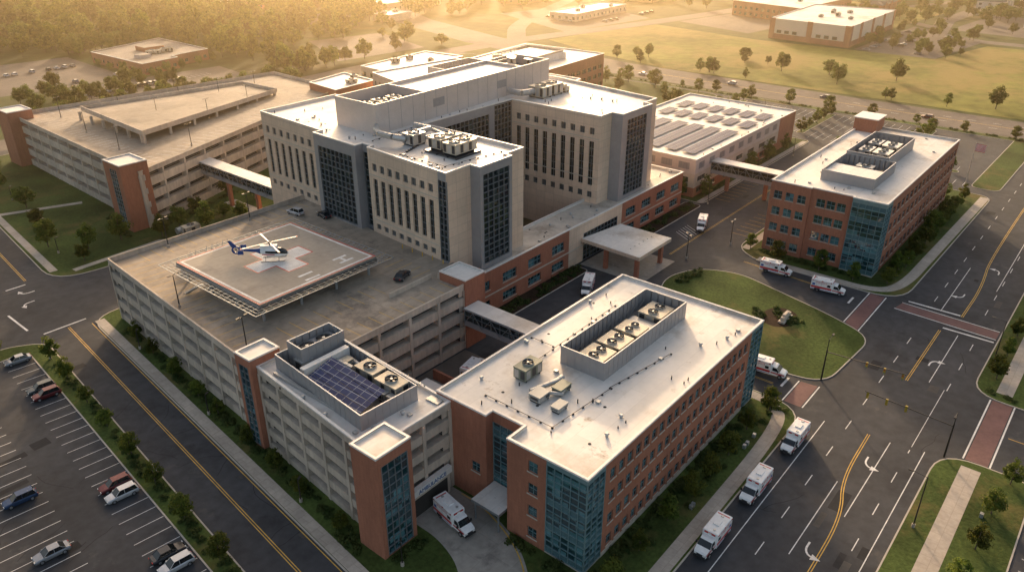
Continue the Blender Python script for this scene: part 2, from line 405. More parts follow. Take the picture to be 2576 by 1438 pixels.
# ---- outer roads
Rd=MB()
strip(Rd,[(348,-400),(348,100),(352,220),(372,330),(400,420),(470,560)],27,.02,ASPL)
strip(Rd,smooth([(60,312),(200,318),(300,322),(385,315),(480,292),(620,268),(900,240)]),15,.028,ASPL)
strip(Rd,[(560,-200),(560,90),(575,120),(640,130),(900,120)],12,.032,ASPL)
strip(Rd,[(600,400),(700,330),(900,260)],10,.034,ASPL)
strip(Rd,smooth([(385,315),(440,360),(600,420)]),12,.036,ASPL)
strip(Rd,smooth([(600,125),(640,170),(700,180),(760,150),(860,150)]),9,.038,ASPL)
single("road",Rd)
lots=MB()
for q in([(120,395),(178,388),(182,470),(130,475)],[(120,322),(215,328),(222,383),(140,388)],[(470,100),(560,90),(600,140),(485,143)],[(430,310),(520,300),(560,380),(470,400)],[(500,215),(590,205),(600,262),(520,276)],[(270,345),(330,340),(350,400),(300,410)],[(590,60),(680,50),(700,110),(600,118)],[(640,320),(760,300),(820,400),(700,430)],[(330,470),(372,450),(400,500),(350,520)]):
    lots.face([(*p,.026) for p in q],ASPL)
single("parking_lot",lots)
f_=MB();f_.prism([(364,-200),(530,-200),(545,60),(545,85),(482,98),(480,200),(496,281),(430,296),(398,300),(378,250),(366,200)],0,.06,FIELD,FIELD)
f_.face([(*p,.05) for p in [(560,150),(700,140),(720,230),(600,240)]],FIELD)
single("grass_field",f_)
# ================================================================ road markings
M=MB()
def line(p,q,w=.14,mat=WHITEP,z=.018): strip(M,[p,q],w,z,mat)
def dash(p,q,w=.14,on=3,off=6,mat=WHITEP,z=.018):
    L=math.dist(p,q);e=((q[0]-p[0])/L,(q[1]-p[1])/L);s=0
    while s<L:
        t=min(L,s+on);line((p[0]+e[0]*s,p[1]+e[1]*s),(p[0]+e[0]*t,p[1]+e[1]*t),w,mat,z);s+=on+off
def dbl(pts,mat=YELP,z=.018):
    for d in(-.17,.17):
        strip(M,[(x,y+d) for x,y in pts],.13,z,mat)
def arrow(x,y,d=1,turn=1):
    strip(M,smooth([(x,y),(x+d*1.6,y),(x+d*2.4,y+turn*.5),(x+d*2.6,y+turn*1.1)],2),.28,.019,WHITEP)
    cx,cy=x+d*2.6,y+turn*1.1
    M.face([(cx-.6,cy,.021),(cx+.6,cy,.021),(cx,cy+turn*1.3,.021)],WHITEP)
line((45,27.6),(117,27.6));line((45,12.2),(119,12.2))
dash((45,24.1),(160,24.1));
dbl(smooth([(30,17.2),(84,17.2),(96,17.6),(104,20.2),(118,20.6)],3))
line((96,17.2),(118,17.2));dash((45,14.2),(118,14.2))
line((84,20.6),(103,20.6));
arrow(112,18.8,-1,-1);arrow(88,19.2,-1,-1);arrow(70,15.4,1,-1)
dbl([(139,20.4),(163,20.4)]);line((141,17),(163,17));dash((140,13.8),(164,13.8));arrow(147,18.6,1,-1);line((164.5,10.8),(164.5,20.2),.5)
line((119,14.2),(140,14.2),.1)
dbl(smooth([(172,18.2),(190,18.0),(210,20),(330,19)],3));line((172,22.4),(200,22.4));line((190,15),(230,15));dash((176,14.6),(330,14));dash((176,24.6),(330,24))
arrow(184,20.2,-1,1);arrow(200,16.5,1,1);line((172.4,18.6),(172.4,29),.5)
M.face([(166.2,10.7,.016),(169.6,10.7,.016),(170.6,29.8,.016),(167.4,30.4,.016)],PAVER)
line((165.9,10.7),(167.1,30.5),.25);line((169.9,10.7),(170.9,29.9),.25)
M.face([(118.3,32.3,.016),(126.6,32.3,.016),(126.2,35.3,.016),(118.3,35.3,.016)],PAVER);line((118.3,32),(126.7,32),.22);line((118.3,35.6),(126.2,35.6),.22)
M.face([(152,33.6,.016),(171,33.6,.016),(171,36.6,.016),(154,36.6,.016)],PAVER);line((152,33.3),(171,33.3),.22);line((154,36.9),(171,36.9),.22)
M.face([(121.2,3.6,.016),(142,3.6,.016),(142,6.8,.016),(121.2,6.8,.016)],PAVER);line((121.2,3.3),(142,3.3),.25);line((121.2,7.1),(142,7.1),.25)
line((122.4,37.5),(126,37.5),.45);line((163,39),(166.5,39),.45);line((131.5,-30),(131.5,2.5),.15,YELP)
for d in(-4.2,-4.55): strip(M,[(sk(20)+d,20),(sk(160)+d,160)],.13,.018,YELP)
for d in(-4.2,-4.55): strip(M,[(sk(190)+d,190),(sk(310)+d,310)],.13,.018,YELP)
line((sk(161)-9,161),(sk(161)-.5,161),.4);line((sk(187)-9,188),(sk(187)-4.8,188),.4);line((sk(175)-12,165),(sk(175)-12,175),.4)
arrow(sk(180)-6,178,-1,-1);arrow(sk(180)-4,183,-1,1)
strip(M,[(sk(42)-.3,42),(sk(158)-.3,158)],.13,.019,YELP)
for d in(-.1,.25): line((100,80.5+d),(139,82+d),.1,YELP)
for d in(-.1,.25): line((161,82+d),(330,82+d),.1,YELP)
for d in(-.1,.25): line((122.3+d,39),(122.3+d,70),.1,YELP);line((166.7+d,42),(168.7+d,66),.1,YELP)
for i in range(9): line((205+i*2.8,86.8),(205+i*2.8,91.5),.1,YELP)
for i in range(7): line((184+i*2.8,72),(184+i*2.8,76.5),.1,YELP)
for i in range(6): line((172+i*1.2,83),(175+i*1.2,88),.12,WHITEP)
def stalls(x,y,n,dx,dy,lx,ly,mat=WHITEP,z=.018,w=.11):
    for i in range(n+1): line((x+dx*i,y+dy*i),(x+dx*i+lx,y+dy*i+ly),w,mat,z)
stalls(sk(60)-13,60,34,.29,2.75,-5.2,.55)
stalls(sk(60)-29,60,34,.29,2.75,5,-.5);stalls(sk(60)-29,60,34,.29,2.75,-5,.5)
stalls(60,-4,22,2.7,0,0,-5.2);stalls(60,-16,22,2.7,0,0,5);stalls(60,-16,22,2.7,0,0,-5)
for xx in(291,306,321): 
    stalls(xx,64,11,0,2.8,5,0);stalls(xx,102,11,0,2.8,5,0);stalls(xx,64,11,0,2.8,-5,0);stalls(xx,102,11,0,2.8,-5,0)
stalls(264,38,5,0,2.8,5,0);stalls(279,43,14,0,2.8,5,0)
for q in((344,-200,344,100),(352,-200,352,100)): dash((q[0],q[1]),(q[2],q[3]),.2,3,6,WHITEP,.028)
for d in(-.3,.3): line((348+d,-300),(348+d,100),.15,YELP,.028);line((348+d,100),(352+d,220),.15,YELP,.028)
stalls(142,330,22,2.8,.1,0,5,WHITEP,.034,.15);stalls(142,345,22,2.8,.1,0,5,WHITEP,.034,.15);stalls(146,365,22,2.8,.1,0,5,WHITEP,.034,.15)
single("road_markings",M)
# ================================================================ BUILDINGS
F4=lambda b,h,w,n:[(b+i*h,b+i*h+w) for i in range(n)]
o=Obj("brick_medical_office_building",(89,54,0))
H=15.6;PT=16.15
r4=[(1.3,3.1),(5.1,6.9),(8.9,10.7),(12.6,14.4)]
kw=dict(rows=r4,glass=GLT,frame=FRT,bars=(1,1),sill=SILL)
def bw(p,q,cols,**k):
    d=dict(kw);d.update(k);wall(o,p,q,0,PT,BRICK,cols=cols,**d)
curtain(o,(63,40),(67,40),.4,15.2,1.3,1.05,span=SPAN);curtain(o,(110.5,40),(115,40),.4,15.2,1.3,1.05,span=SPAN)
bw((67,40),(110.5,40),cols_pair(43.5,10,1.35,.75,1.2))
curtain(o,(115,40),(115,46),.4,15.2,1.3,1.05,span=SPAN)
bw((115,46),(115,68),cols_even(22,6,1.6));bw((115,68),(65,68),cols_pair(50,11,1.35,.8))
bw((65,68),(65,58.5),[(6.6,8.2)],rows=[(5.1,6.9)])
bw((65,58.5),(66.5,58.5),[],rows=[]);curtain(o,(66.5,58.5),(66.5,53),.3,14.2,1.35,1.05);wall(o,(66.5,58.5),(66.5,53),14.2,PT,BRICK)
bw((66.5,53),(63,53),[],rows=[]);bw((63,53),(63,46.4),[(3.6,5.2)])
curtain(o,(63,46.4),(63,40),.4,15.2,1.3,1.05,span=SPAN)
for p,q in(((63,46.4),(63,40)),((63,40),(67,40)),((110.5,40),(115,40)),((115,40),(115,46))):
    wall(o,p,q,15.2,PT,FRT);wall(o,p,q,0,.4,CURB)
f,L=wallpt((67,40),(110.5,40));wbox(o["stone_band"],f,0,L,.0,.9,-.05,0,SILL)
poly=[(63,40),(67,40),(110.5,40),(115,40),(115,68),(65,68),(65,58.5),(66.5,58.5),(66.5,53),(63,53)]
roof(o,poly,H,.5,wm=MEMB)
screen(o,[(83,51),(108,51),(108,59),(83,59)],H,H+3.1)
mm=o["rooftop_units"]
for x,l in((86.5,4.2),(91.6,4.2),(96.5,3.6),(104.3,4.6)): hvac(mm,x,54.6,H,l,4.2,1.9,2,1)
hvac(mm,100.2,55,H,2.6,4.6,1.0,0,0,METAL)
for i in range(9): mm.bar((84+i*2.6,58.6,H+.1),(84+i*2.6,57.4,H+2.6),.05,METAL)
OLV=flat("olive_casing",(.2,.22,.17),.6);GRC=flat("grey_casing",(.34,.35,.34),.6)
hvac(mm,77,60.6,H,4,2.3,2.2,1,1,OLV)
hvac(mm,73.2,55.5,H,2.4,2.0,1.3,0,0,GRC);hvac(mm,76.8,54.2,H,2.6,1.6,1.2,0,0,OLV);hvac(mm,73,51.8,H,2.2,1.4,1.0,0,0,GRC)
duct(mm,[(73,57,H+.9),(77.5,55.6,H+.9),(79,55.6,H+.9)],.38);duct(mm,[(74.6,55,H+.7),(75.6,53,H+.7)],.3)
pipe_run(mm,(69,62),(69,50),H);pipe_run(mm,(69,50),(82,49),H);pipe_run(mm,(82,49.2),(96,47),H);pipe_run(mm,(79,62),(104,62.5),H);pipe_run(mm,(86,62.6),(86,67),H)
clutter(mm,65,42,81,67,H,18);clutter(mm,84,41,113,49,H,10);clutter(mm,84,61,113,67,H,12)
cp=o["entrance_canopy"];cp.box(61.4,53.2,3.3,66.4,58.3,3.75,FRG,MEMB);cp.cyl((61.8,53.6,.1),(61.8,53.6,3.3),.14,.14,8,FRG);cp.cyl((61.8,57.9,.1),(61.8,57.9,3.3),.14,.14,8,FRG)
o.done()
def gwall(o,p,q,z1,levels,base=0,pitch=None,wm=GCONC,h=1.25,bay=8.2,first=None):
    f,L=wallpt(p,q);n=max(1,round(L/bay));w=L/n
    cols=[(i*w+.28,(i+1)*w-.28) for i in range(n)]
    pitch=pitch or (z1-base-1.2)/levels
    rows=[(base+pitch*(i+1)-h-.15,base+pitch*(i+1)-.15) for i in range(levels)]
    if first: rows[0]=first
    wall(o,p,q,0,z1,wm,cols,rows,depth=1.6,glass=SHADEP,frame=None)  # shallow back panel painted dark in place of shaded parking decks
    for i in range(n+1):
        s=min(max(i*w,.3),L-.3);wbox(o["pilasters"],f,s-.3,s+.3,0,z1-1.3,-.12,0,wm)
    for c,d in rows:
        for a,b in cols:
            for k in(.35,.7):
                zz=c+k*(d-c)*.8;o["guard_cables"].face([f(a,zz,.4),f(b,zz,.4),f(b,zz+.05,.4),f(a,zz+.05,.4)],METAL)
def stair(o,x0,y0,x1,y1,z,glassface=None,zr=None):
    P=[(x0,y0),(x1,y0),(x1,y1),(x0,y1)]
    for i in range(4):
        p,q=P[i],P[(i+1)%4]
        if glassface is not None and i in glassface:
            a,b=glassface[i];pv=Vector(p);qv=Vector(q);L=(qv-pv).length;e=(qv-pv)/L
            p1=tuple(pv+e*a*L);p2=tuple(pv+e*b*L)
            if a>0: wall(o,p,p1,0,z,BRICK,part="stair_tower")
            if b<1: wall(o,p2,q,0,z,BRICK,part="stair_tower")
            curtain(o,p1,p2,.4,z-1.8,1.1,1.2,GLT,FRG);wall(o,p1,p2,z-1.8,z,BRICK,part="stair_tower");wall(o,p1,p2,0,.4,BRICK,part="stair_tower")
        else: wall(o,p,q,0,z,BRICK,part="stair_tower")
    roof(o,P,z-.35,.3)
    o["stair_tower"].face([(x0,y0,z-.36),(x1,y0,z-.36),(x1,y1,z-.36),(x0,y1,z-.36)],BRICK)
# ---- front garage annex
o=Obj("parking_garage",(58,78,0))
AZ=15.0
pl=[(50,65.6),(65,65.2),(66.7,94.4),(52.6,94.4)]
gwall(o,(54.2,65.5),(65,65.2),AZ+.5,4,base=2.6,bay=5.4,h=1.5)
gwall(o,(65,65.2),(66.7,94.4),AZ+.5,5,bay=7);gwall(o,(66.7,94.4),(52.6,94.4),AZ+.5,5);gwall(o,(52.6,94.4),(50,65.6),AZ+.5,5,bay=5.8,h=1.5)
wall(o,(50,65.6),(54.2,65.5),0,AZ+.5,GCONC)
roof(o,pl,AZ,.5,wm=MEMB)
stair(o,48.2,62,54.2,67,17.2,{0:(.12,.88)})
o["entrance_portal"].box(55.6,64.6,0,63.6,65.15,3.9,GCONC);o["entrance_portal"].box(56.2,64.5,.1,63,64.58,3.2,SHADEP)  # dark slab on the portal paints the shade of an open entry
o["entrance_sign"].box(55.8,64.3,3.9,63.8,65.1,5.0,COPE)
SX=[(52.6,70),(62.6,69.4),(64.6,91.6),(54.6,92.2)]
screen(o,SX,AZ,AZ+2.6)
so=o["solar_panels"]
for i in range(4):
    x=53.4+i*1.3
    so.face([(x,71.5,AZ+1.5+.35*i),(x+1.22,71.5,AZ+1.83+.35*i),(x+1.22+.9,84.5,AZ+1.83+.35*i),(x+.9,84.5,AZ+1.5+.35*i)],SOLAR)
for y in(72.5,78,84): so.bar((54,y,AZ),(54,y,AZ+1.4),.05,METAL);so.bar((58.6,y,AZ),(58.6,y,AZ+2.8),.05,METAL)
mm=o["rooftop_units"]
hvac(mm,61.2,73.2,AZ,2.6,4.4,2.6,1,1);hvac(mm,61.6,78.3,AZ,2.6,4,2.6,1,1)
for y in(71.2,73,75,77,79): hvac(mm,59.4,y,AZ,1.0,1.3,1.3+.3*(y%2),0,0,METAL)
mm.box(54.8,85.2,AZ,63.4,86.2,AZ+2.5,COPE)
duct(mm,[(60.8,81.5,AZ+1.2),(60.8,86,AZ+1.2)],.55);duct(mm,[(57,87,AZ+.9),(60,87.6,AZ+.9),(60,89.5,AZ+.9)],.6);duct(mm,[(62.5,82,AZ+.9),(63.4,88,AZ+.9)],.4)
hvac(mm,57.2,88.6,AZ,2,2,2,1,1,METAL);hvac(mm,61.7,84,AZ,1.6,1.5,1.6,0,0)
screen(o,[(56.5,87.8),(64.3,87.4),(64.5,91.3),(56.7,91.7)],AZ+.3,AZ+4.2,part="penthouse")
mm.box(57,88.1,AZ,64,91.1,AZ+3.0,GREYP)
for i in(0,1): fan(mm,58.8+i*3.2,89.6,AZ+3.01,1.25)
mm.box(53.2,71,AZ,53.6,91,AZ+.5,METAL)
clutter(mm,52.5,67.5,64,69,AZ,5);clutter(mm,51.5,70,52.3,92,AZ,4);clutter(mm,64,68,65.5,90,AZ,6)
mm.box(63.4,66.3,AZ,64.9,68.6,AZ+.25,METAL)
o.done()
tc=bpy.data.curves.new("sign_text","FONT");tc.body="AMBULANCE";tc.size=.95;tc.align_x='CENTER';tc.extrude=.03
tc.materials.append(flat("sign_blue",(.05,.12,.3),.5));to=link("sign_lettering",tc,(0,0,0),parent=o.e);to.rotation_euler=(math.pi/2,0,0);to.location=(59.8-58,64.26-78,4.12)
# ---- main garage
DZ=13.0
o=Obj("parking_garage",(80,125,0))
pl=[(66.9,91),(96,91),(96,98),(103,98),(104,126),(108,155),(58,155),(53.5,98),(53.2,94.6),(66.9,94.6)]
T=DZ+1.05
gwall(o,pl[0],pl[1],T,4,bay=7.5,h=1.5);gwall(o,pl[1],pl[2],T,4);gwall(o,pl[2],pl[3],T,4);gwall(o,(108,155),(58,155),T,4);gwall(o,(58,155),(53.5,98),T,4,bay=6.3,h=1.5)
wall(o,pl[7],pl[8],0,T,GCONC)
roof(o,pl,DZ,1.0,DECK,GCONC,GCONC,th=.25,skip=(3,4,8))
stair(o,51.6,94.5,57,98.6,17,{3:(.2,.8)})
stair(o,95.6,90.6,101.2,97.4,15.0,{})
mk=o["stall_markings"];MM=M;M=mk
def dz(): return DZ+.006
for i in range(20): line((55.2+i*.21,101+i*2.6),(60.6+i*.21,100.5+i*2.6),.11,YELP,dz())
for i in range(16): line((64+i*2.65,154.6),(64+i*2.65,149.4),.11,YELP,dz())
for i in range(11): line((69+i*2.55,91.4),(69+i*2.55,96.6),.11,YELP,dz())
for i in range(9): line((92.5,102+i*2.6),(97.5,102+i*2.6),.11,YELP,dz())
for i in range(9): line((64+i*2.6,101),(64+i*2.6,106),.11,YELP,dz())
for i in range(12): line((92.5,126+i*2.1),(97.5,126+i*2.1),.11,YELP,dz())
M=MM
o["ramp_wall"].box(84,99,DZ,95,99.25,DZ+1,GCONC)
for x in range(84,101,3): o["bollards"].cyl((101.3,x+15,DZ),(101.3,x+15,DZ+.9),.1,.1,8,YELP)
o.done()
# ---- helipad
o=Obj("helipad",(76.2,122.3,17));PZ=17.0
x0,y0,x1,y1=63,108.6,89.5,136
o["pad_deck"].box(x0,y0,PZ-.35,x1,y1,PZ,PADC)
mk=o["pad_markings"]
def rect(mb,a,b,c,d,z,m): mb.face([(a,b,z),(c,b,z),(c,d,z),(a,d,z)],m)
for a,b,c,d in((x0+.5,y0+.5,x1-.5,y0+.95),(x0+.5,y1-.95,x1-.5,y1-.5),(x0+.5,y0+.95,x0+.95,y1-.95),(x1-.95,y0+.95,x1-.5,y1-.95)): rect(mk,a,b,c,d,PZ+.008,WHITEP)
for a,b,c,d in((x0+.02,y0+.02,x1-.02,y0+.3),(x0+.02,y1-.3,x1-.02,y1-.02),(x0+.02,y0+.3,x0+.3,y1-.3),(x1-.3,y0+.3,x1-.02,y1-.3)): rect(mk,a,b,c,d,PZ+.008,REDP)
cx,cy=76.5,122;
def cross(l,w,z,m):
    mk.face([(cx-w,cy-l,z),(cx+w,cy-l,z),(cx+w,cy-w,z),(cx+l,cy-w,z),(cx+l,cy+w,z),(cx+w,cy+w,z),(cx+w,cy+l,z),(cx-w,cy+l,z),(cx-w,cy+w,z),(cx-l,cy+w,z),(cx-l,cy-w,z),(cx-w,cy-w,z)],m)
cross(6.4,2.4,PZ+.008,REDP);cross(6.1,2.1,PZ+.014,WHITEP)
tr=o["safety_frame"];e=2.4;zz=PZ-.45
for k in(.15,.9,1.65,e):
    q=[(x0-k,y0-k),(x1+k,y0-k),(x1+k,y1+k),(x0-k,y1+k)]
    for i in range(4): tr.bar((*q[i],zz),(*q[(i+1)%4],zz),.09 if k in(.15,e) else .045,TRUSS)
n=18
for i in range(n+1):
    x=x0+(x1-x0)*i/n;y=y0+(y1-y0)*i/n
    for p,q in(((x,y0),(x,y0-e)),((x,y1),(x,y1+e)),((x0,y),(x0-e,y)),((x1,y),(x1+e,y))):
        tr.bar((*p,zz),(*q,zz),.05,TRUSS);tr.bar((*p,zz-.9),(*q,zz-.05),.05,TRUSS)
for k in(0,1):
    for t in range(5):
        y=y0+(y1-y0)*t/4;tr.box(x0,y-.15,PZ-1.2,x1,y+.15,PZ-.36,TRUSS)
        x=x0+(x1-x0)*t/4
        if k: tr.box(x-.12,y0,PZ-1.0,x+.12,y1,PZ-.37,TRUSS)
for i in range(4):
    for j in range(4):
        x=x0+1.2+(x1-x0-2.4)*i/3;y=y0+1.2+(y1-y0-2.4)*j/3;o["columns"].cyl((x,y,DZ),(x,y,PZ-.9),.28,.28,10,TRUSS)
st=o["access_stair"]
for i in range(12):
    st.box(x0-2.4+.1,y1-6-i*.5,DZ+i*.3,x0-1.1,y1-5.5-i*.5,DZ+.12+i*.3,TRUSS)
for i in range(8): st.bar((x0+4+i*1.2,y1+2.6,PZ-1.5),(x0+4.6+i*1.2,y1+2.9,PZ-.2),.06,TRUSS)
st.box(x0+3,y1+2.4,DZ,x0+13,y1+4.6,DZ+1.6,TRUSS)
e_=o.done()
for s,x,y in(("H",84.2,112.4),("11",75.4,111.4)):
    tc=bpy.data.curves.new("pad_text","FONT");tc.body=s;tc.size=4.4;tc.align_x='CENTER';tc.align_y='CENTER';tc.offset=.09;tc.materials.append(WHITEP)
    link("pad_lettering",tc,(x-76.2,y-122.3,.016),-math.pi/2,parent=e_)
# ---- hospital tower
o=Obj("hospital_tower",(140,125,0));TZ=31.6;TP=32.3
tr_rows=[(13.9,15.2),(17.0,25.6),(27.3,29.0)];pr=[(11.0,12.6),(14.2,25.6),(27.3,29.0)]
TK=dict(glass=GLD,frame=FRG,bars=(1,5))
def tw(p,q,n,rows=tr_rows,w=1.5,m0=1.6,m1=None):
    L=math.dist(p,q);wall(o,p,q,0,TP,BEIGE,cols_even(L,n,w,m0,m1) if n else [],rows if n else [],depth=.35,sill=None,**TK)
    if n and L>10:
        f,_=wallpt(p,q)
        for zz in (16.2,26.4): wbox(o["string_course"],f,.05,L-.05,zz-.12,zz+.12,-.06,0,SILL)
def tc_(p,q,z0=12.5,top=29.8,g=GLD):
    wall(o,p,q,0,z0,GREYP);curtain(o,p,q,z0,top,1.5,1.35,g,FRG,off=.3,floor=4.05);wall(o,p,q,top,TP,GREYP)
A=(102,101)
tw(A,(109,101),0);
wall(o,(109,101),(109,98.4),0,TP,GREYP);
def framed(p,q,z0,top,fr=.9):
    f,L=wallpt(p,q);a=f(fr,0);b=f(L-fr,0)
    wall(o,p,a[:2],0,TP,GREYP);wall(o,b[:2],q,0,TP,GREYP);tc_(a[:2],b[:2],z0,top)
framed((109,98.4),(119,98.4),10.8,30.4)
wall(o,(119,98.4),(119,100.2),0,TP,BEIGE)
tw((119,100.2),(125,100.2),0);tw((125,100.2),(125,130),8,pr)
tc_((125,130),(148,130),10,30);wall(o,(148,130),(150,130),0,TP,GREYP);tc_((150,130),(157,130),6,TP-.4)
tw((157,130),(157,102),9,pr);tw((157,102),(162,102),0)
wall(o,(162,102),(162,98.8),0,TP,GREYP);framed((162,98.8),(176,98.8),10.6,30.4,2.4);wall(o,(176,98.8),(176,101),0,TP,BEIGE)
tw((176,101),(182,101),0);tw((182,101),(187,136),8,pr);tw((187,136),(187,152),4,pr);tw((187,152),(131,152),16,pr)
tw((131,152),(131,170),4,pr);tw((131,170),(107.5,170),6,pr)
tw((107.5,170),(106,144.2),8);wall(o,(106,144.2),(103.7,144.2),0,TP,GREYP)
framed((103.7,144.2),(103.0,129),13.4,29.6,1.4);wall(o,(103,129),(105.2,129),0,TP,GREYP);tc_((105.2,129),(105.2,126),13.4,30.4)
wall(o,(105.2,126),(103.9,126),0,TP,BEIGE);
q=(102.2,103.4);tw((103.9,126),q,8,m0=1.3,m1=1.6);tc_(q,(102,101),13.4,30.4)
poly=[(102,101),(109,101),(109,98.4),(119,98.4),(119,100.2),(125,100.2),(125,130),(157,130),(157,102),(162,102),(162,98.8),(176,98.8),(176,101),(182,101),(187,136),(187,152),(131,152),(131,170),(107.5,170),(106,144.2),(103.7,144.2),(103,129),(105.2,129),(105.2,126),(103.9,126)]
roof(o,poly,TZ,.7,wm=MEMB)
P=[(113,133),(181,136),(181,149),(113,147)]
for i in range(4): wall(o,P[i],P[(i+1)%4],TZ,38.4,SILV,part="penthouse")
f,L=wallpt(P[0],P[1])
for s0,s1 in((19,23),(44,48)): wbox(o["louvres"],f,s0,s1,34.2,36.2,-.06,0,GREYP)
for i in range(1,17): wbox(o["penthouse"],f,L*i/17-.04,L*i/17+.04,TZ,38.3,-.03,0,GREYP)
pm=o["penthouse_roof"];pm.face([(130,133.8,37.6),(168,135.5,37.6),(168,148.6,37.6),(130,147.3,37.6)],MEMB);pm.box(129.7,133.9,TZ,130,147.3,38.35,SILV);pm.box(168,135.6,TZ,168.3,148.6,38.35,SILV)
pm.face([(113.2,133.2,35),(129.7,133.9,35),(129.7,147.2,35),(113.2,146.9,35)],WELL);pm.face([(168.3,135.6,36),(180.8,136.2,36),(180.8,148.8,36),(168.3,148.5,36)],WELL)
ff=P;ii=inset(ff,.3)
for i in range(4):
    j=(i+1)%4;pm.face([(*ff[i],38.42),(*ff[j],38.42),(*ii[j],38.42),(*ii[i],38.42)],COPE);pm.face([(*ii[j],35),(*ii[i],35),(*ii[i],38.42),(*ii[j],38.42)],SILV)
mm=o["rooftop_units"]
for x in(117,121.5,126): hvac(mm,x,140,35,3.2,5,2,1,2)
duct(mm,[(115,137,36),(128,137.6,36)],.4)
for i in range(7): hvac(mm,170+i*1.5,U(139,146),36,1.2,2.2,U(2,3.4),0,0,METAL)
for i in range(8): mm.bar((169+i*1.4,147,36),(169+i*1.4,147,40.2),.07,METAL)
for i in range(3): mm.bar((169,147,38+i*.9),(179.5,147,38+i*.9),.05,METAL)
hvac(mm,115,113.6,TZ+.5,6.4,3.6,2.5,2,1,HVACM);hvac(mm,114.2,108.6,TZ+.5,6.4,3.6,2.5,2,1,HVACM);hvac(mm,120.8,112,TZ+.2,2,3,1.4,1,1)
mm.box(110.6,106.2,TZ+.4,118.6,115.8,TZ+.5,DKMET)
for yy in(106.4,109,112,115.2): mm.box(110.8,yy,TZ,118.4,yy+.3,TZ+.4,DKMET)
hvac(mm,113.4,121.4,TZ,3.8,3.4,2.6,1,1,METAL);duct(mm,[(109.5,128,TZ+2),(109.5,124,TZ+2),(111.5,122.2,TZ+1.4)],.7);duct(mm,[(115,122,TZ+2.2),(119,122,TZ+2.2),(119,127,TZ+2.2)],.6);duct(mm,[(115,119.6,TZ+1.4),(119.5,118.6,TZ+1.4),(121,124,TZ+1.4)],.45)
hvac(mm,119,117.5,TZ,1.8,1.6,1.4,0,0,METAL);duct(mm,[(109.5,128,TZ+2),(111,131,TZ+2),(113,133,TZ+2)],.7)
for i in range(6): mm.box(108+i*.9,118+.3*i,TZ,108.4+i*.9,118.5+.3*i,TZ+.3,DKMET)
pipe_run(mm,(106,118),(106,105),TZ);pipe_run(mm,(106,105),(121,103),TZ);pipe_run(mm,(109,130),(128,131.5),TZ)
hvac(mm,166,127.5,TZ,4,5,3.0,1,1);hvac(mm,171,127.5,TZ,4,5,3.0,1,1);duct(mm,[(160,133.5,TZ+1.8),(160,129,TZ+1.8),(164,128,TZ+1.8)],.8);hvac(mm,175,126,TZ,2,2,1.6,1,1)
clutter(mm,107,127,112,160,TZ,10);clutter(mm,160,104,180,124,TZ,12);clutter(mm,108,150,129,168,TZ,9);clutter(mm,104,103,110,125,TZ,8);clutter(mm,126,131.5,156,133,TZ,6)
o.done()
# ---- podium
o=Obj("hospital_podium",(148,102,0));QZ=9.6;QP=10.2
rw=[(1.2,3.2),(5.6,7.8)]
def pw(p,q,n,w=5.2,rows=rw,m=2):
    wall(o,p,q,0,QP,BRICK,cols_even(math.dist(p,q),n,w,m) if n else [],rows if n else [],glass=GLT,frame=FRT,bars=(3,1),sill=SILL)
pw((103,96.7),(138,96.7),4,4.6);wall(o,(138,96.7),(161,96.7),7.2,QP,BEIGE);wall(o,(138,96.7),(140,96.7),0,7.2,BEIGE);wall(o,(159,96.7),(161,96.7),0,7.2,BEIGE)
wall(o,(140,96.7),(144,96.7),0,7.2,BEIGE);curtain(o,(144,96.7),(159,96.7),0.1,7.2,1.5,1.2,GLD,FRG);pw((161,96.7),(193,96.7),4,4.6)
pw((193,96.7),(193,112),2);pw((193,112),(165,112),0);pw((165,112),(165,106),0);pw((165,106),(120,106),6);pw((120,106),(120,112),0)
f,L=wallpt((103,96.7),(193,96.7));wbox(o["stone_band"],f,0,90,4.15,4.45,-.06,0,SILL)
poly=[(103,96.7),(193,96.7),(193,112),(165,112),(165,106),(120,106),(120,112),(103,112)]
roof(o,poly,QZ,.6,surf("aged_roof_membrane",(.56,.50,.42),.7,.2,.1,.9,stain=((.29,.24,.19),.12,.51),stain2=((.15,.11,.08),.5,.63)),wm=MEMB)
clutter(o["rooftop_units"],128,97.6,156,105,QZ,14);clutter(o["rooftop_units"],178,98,192,110,QZ,12)
c=o["porte_cochere"];c.prism([(142.2,80),(157,80),(157,94.4),(143,96.6)],5.4,6.3,BEIGE,MEMB);c.prism(inset([(142.2,80),(157,80),(157,94.4),(143,96.6)],.35),6.3,6.34,MEMB)
for x,y in((144,81.5),(155,81.5),(144,90),(155,90)): c.box(x-.45,y-.45,.05,x+.45,y+.45,5.4,BRICK)
for i in range(6): c.box(145+i*1.9,84,6.34,145.2+i*1.9,84.2,6.5,METAL)
o.done()
def bridge(name,x0,y0,x1,y1,z0,z1,legs=()):
    o=Obj(name,((x0+x1)/2,(y0+y1)/2,z0))
    o["deck"].box(x0,y0,z0,x1,y1,z0+.5,GREYP);o["roof"].box(x0-.2,y0,z1-.4,x1+.2,y1,z1,GREYP,MEMB)
    for p,q in(((x0,y1),(x0,y0)),((x1,y0),(x1,y1))):
        wall(o,p,q,z0+.5,z0+1.1,GREYP);curtain(o,p,q,z0+1.1,z1-.4,2.2,1.1,GLD,FRG)
        f,L=wallpt(p,q);n=int(L/4)
        for i in range(n):
            a=f(L*i/n,z0+.6,-.06);b=f(L*(i+.5)/n,z1-.5,-.06);c=f(L*(i+1)/n,z0+.6,-.06)
            o["truss"].bar(a,b,.09,FRG);o["truss"].bar(b,c,.09,FRG)
    for x,y in legs: o["piers"].box(x-.5,y-.5,0,x+.5,y+.5,z0,BRICK)
    o.done()
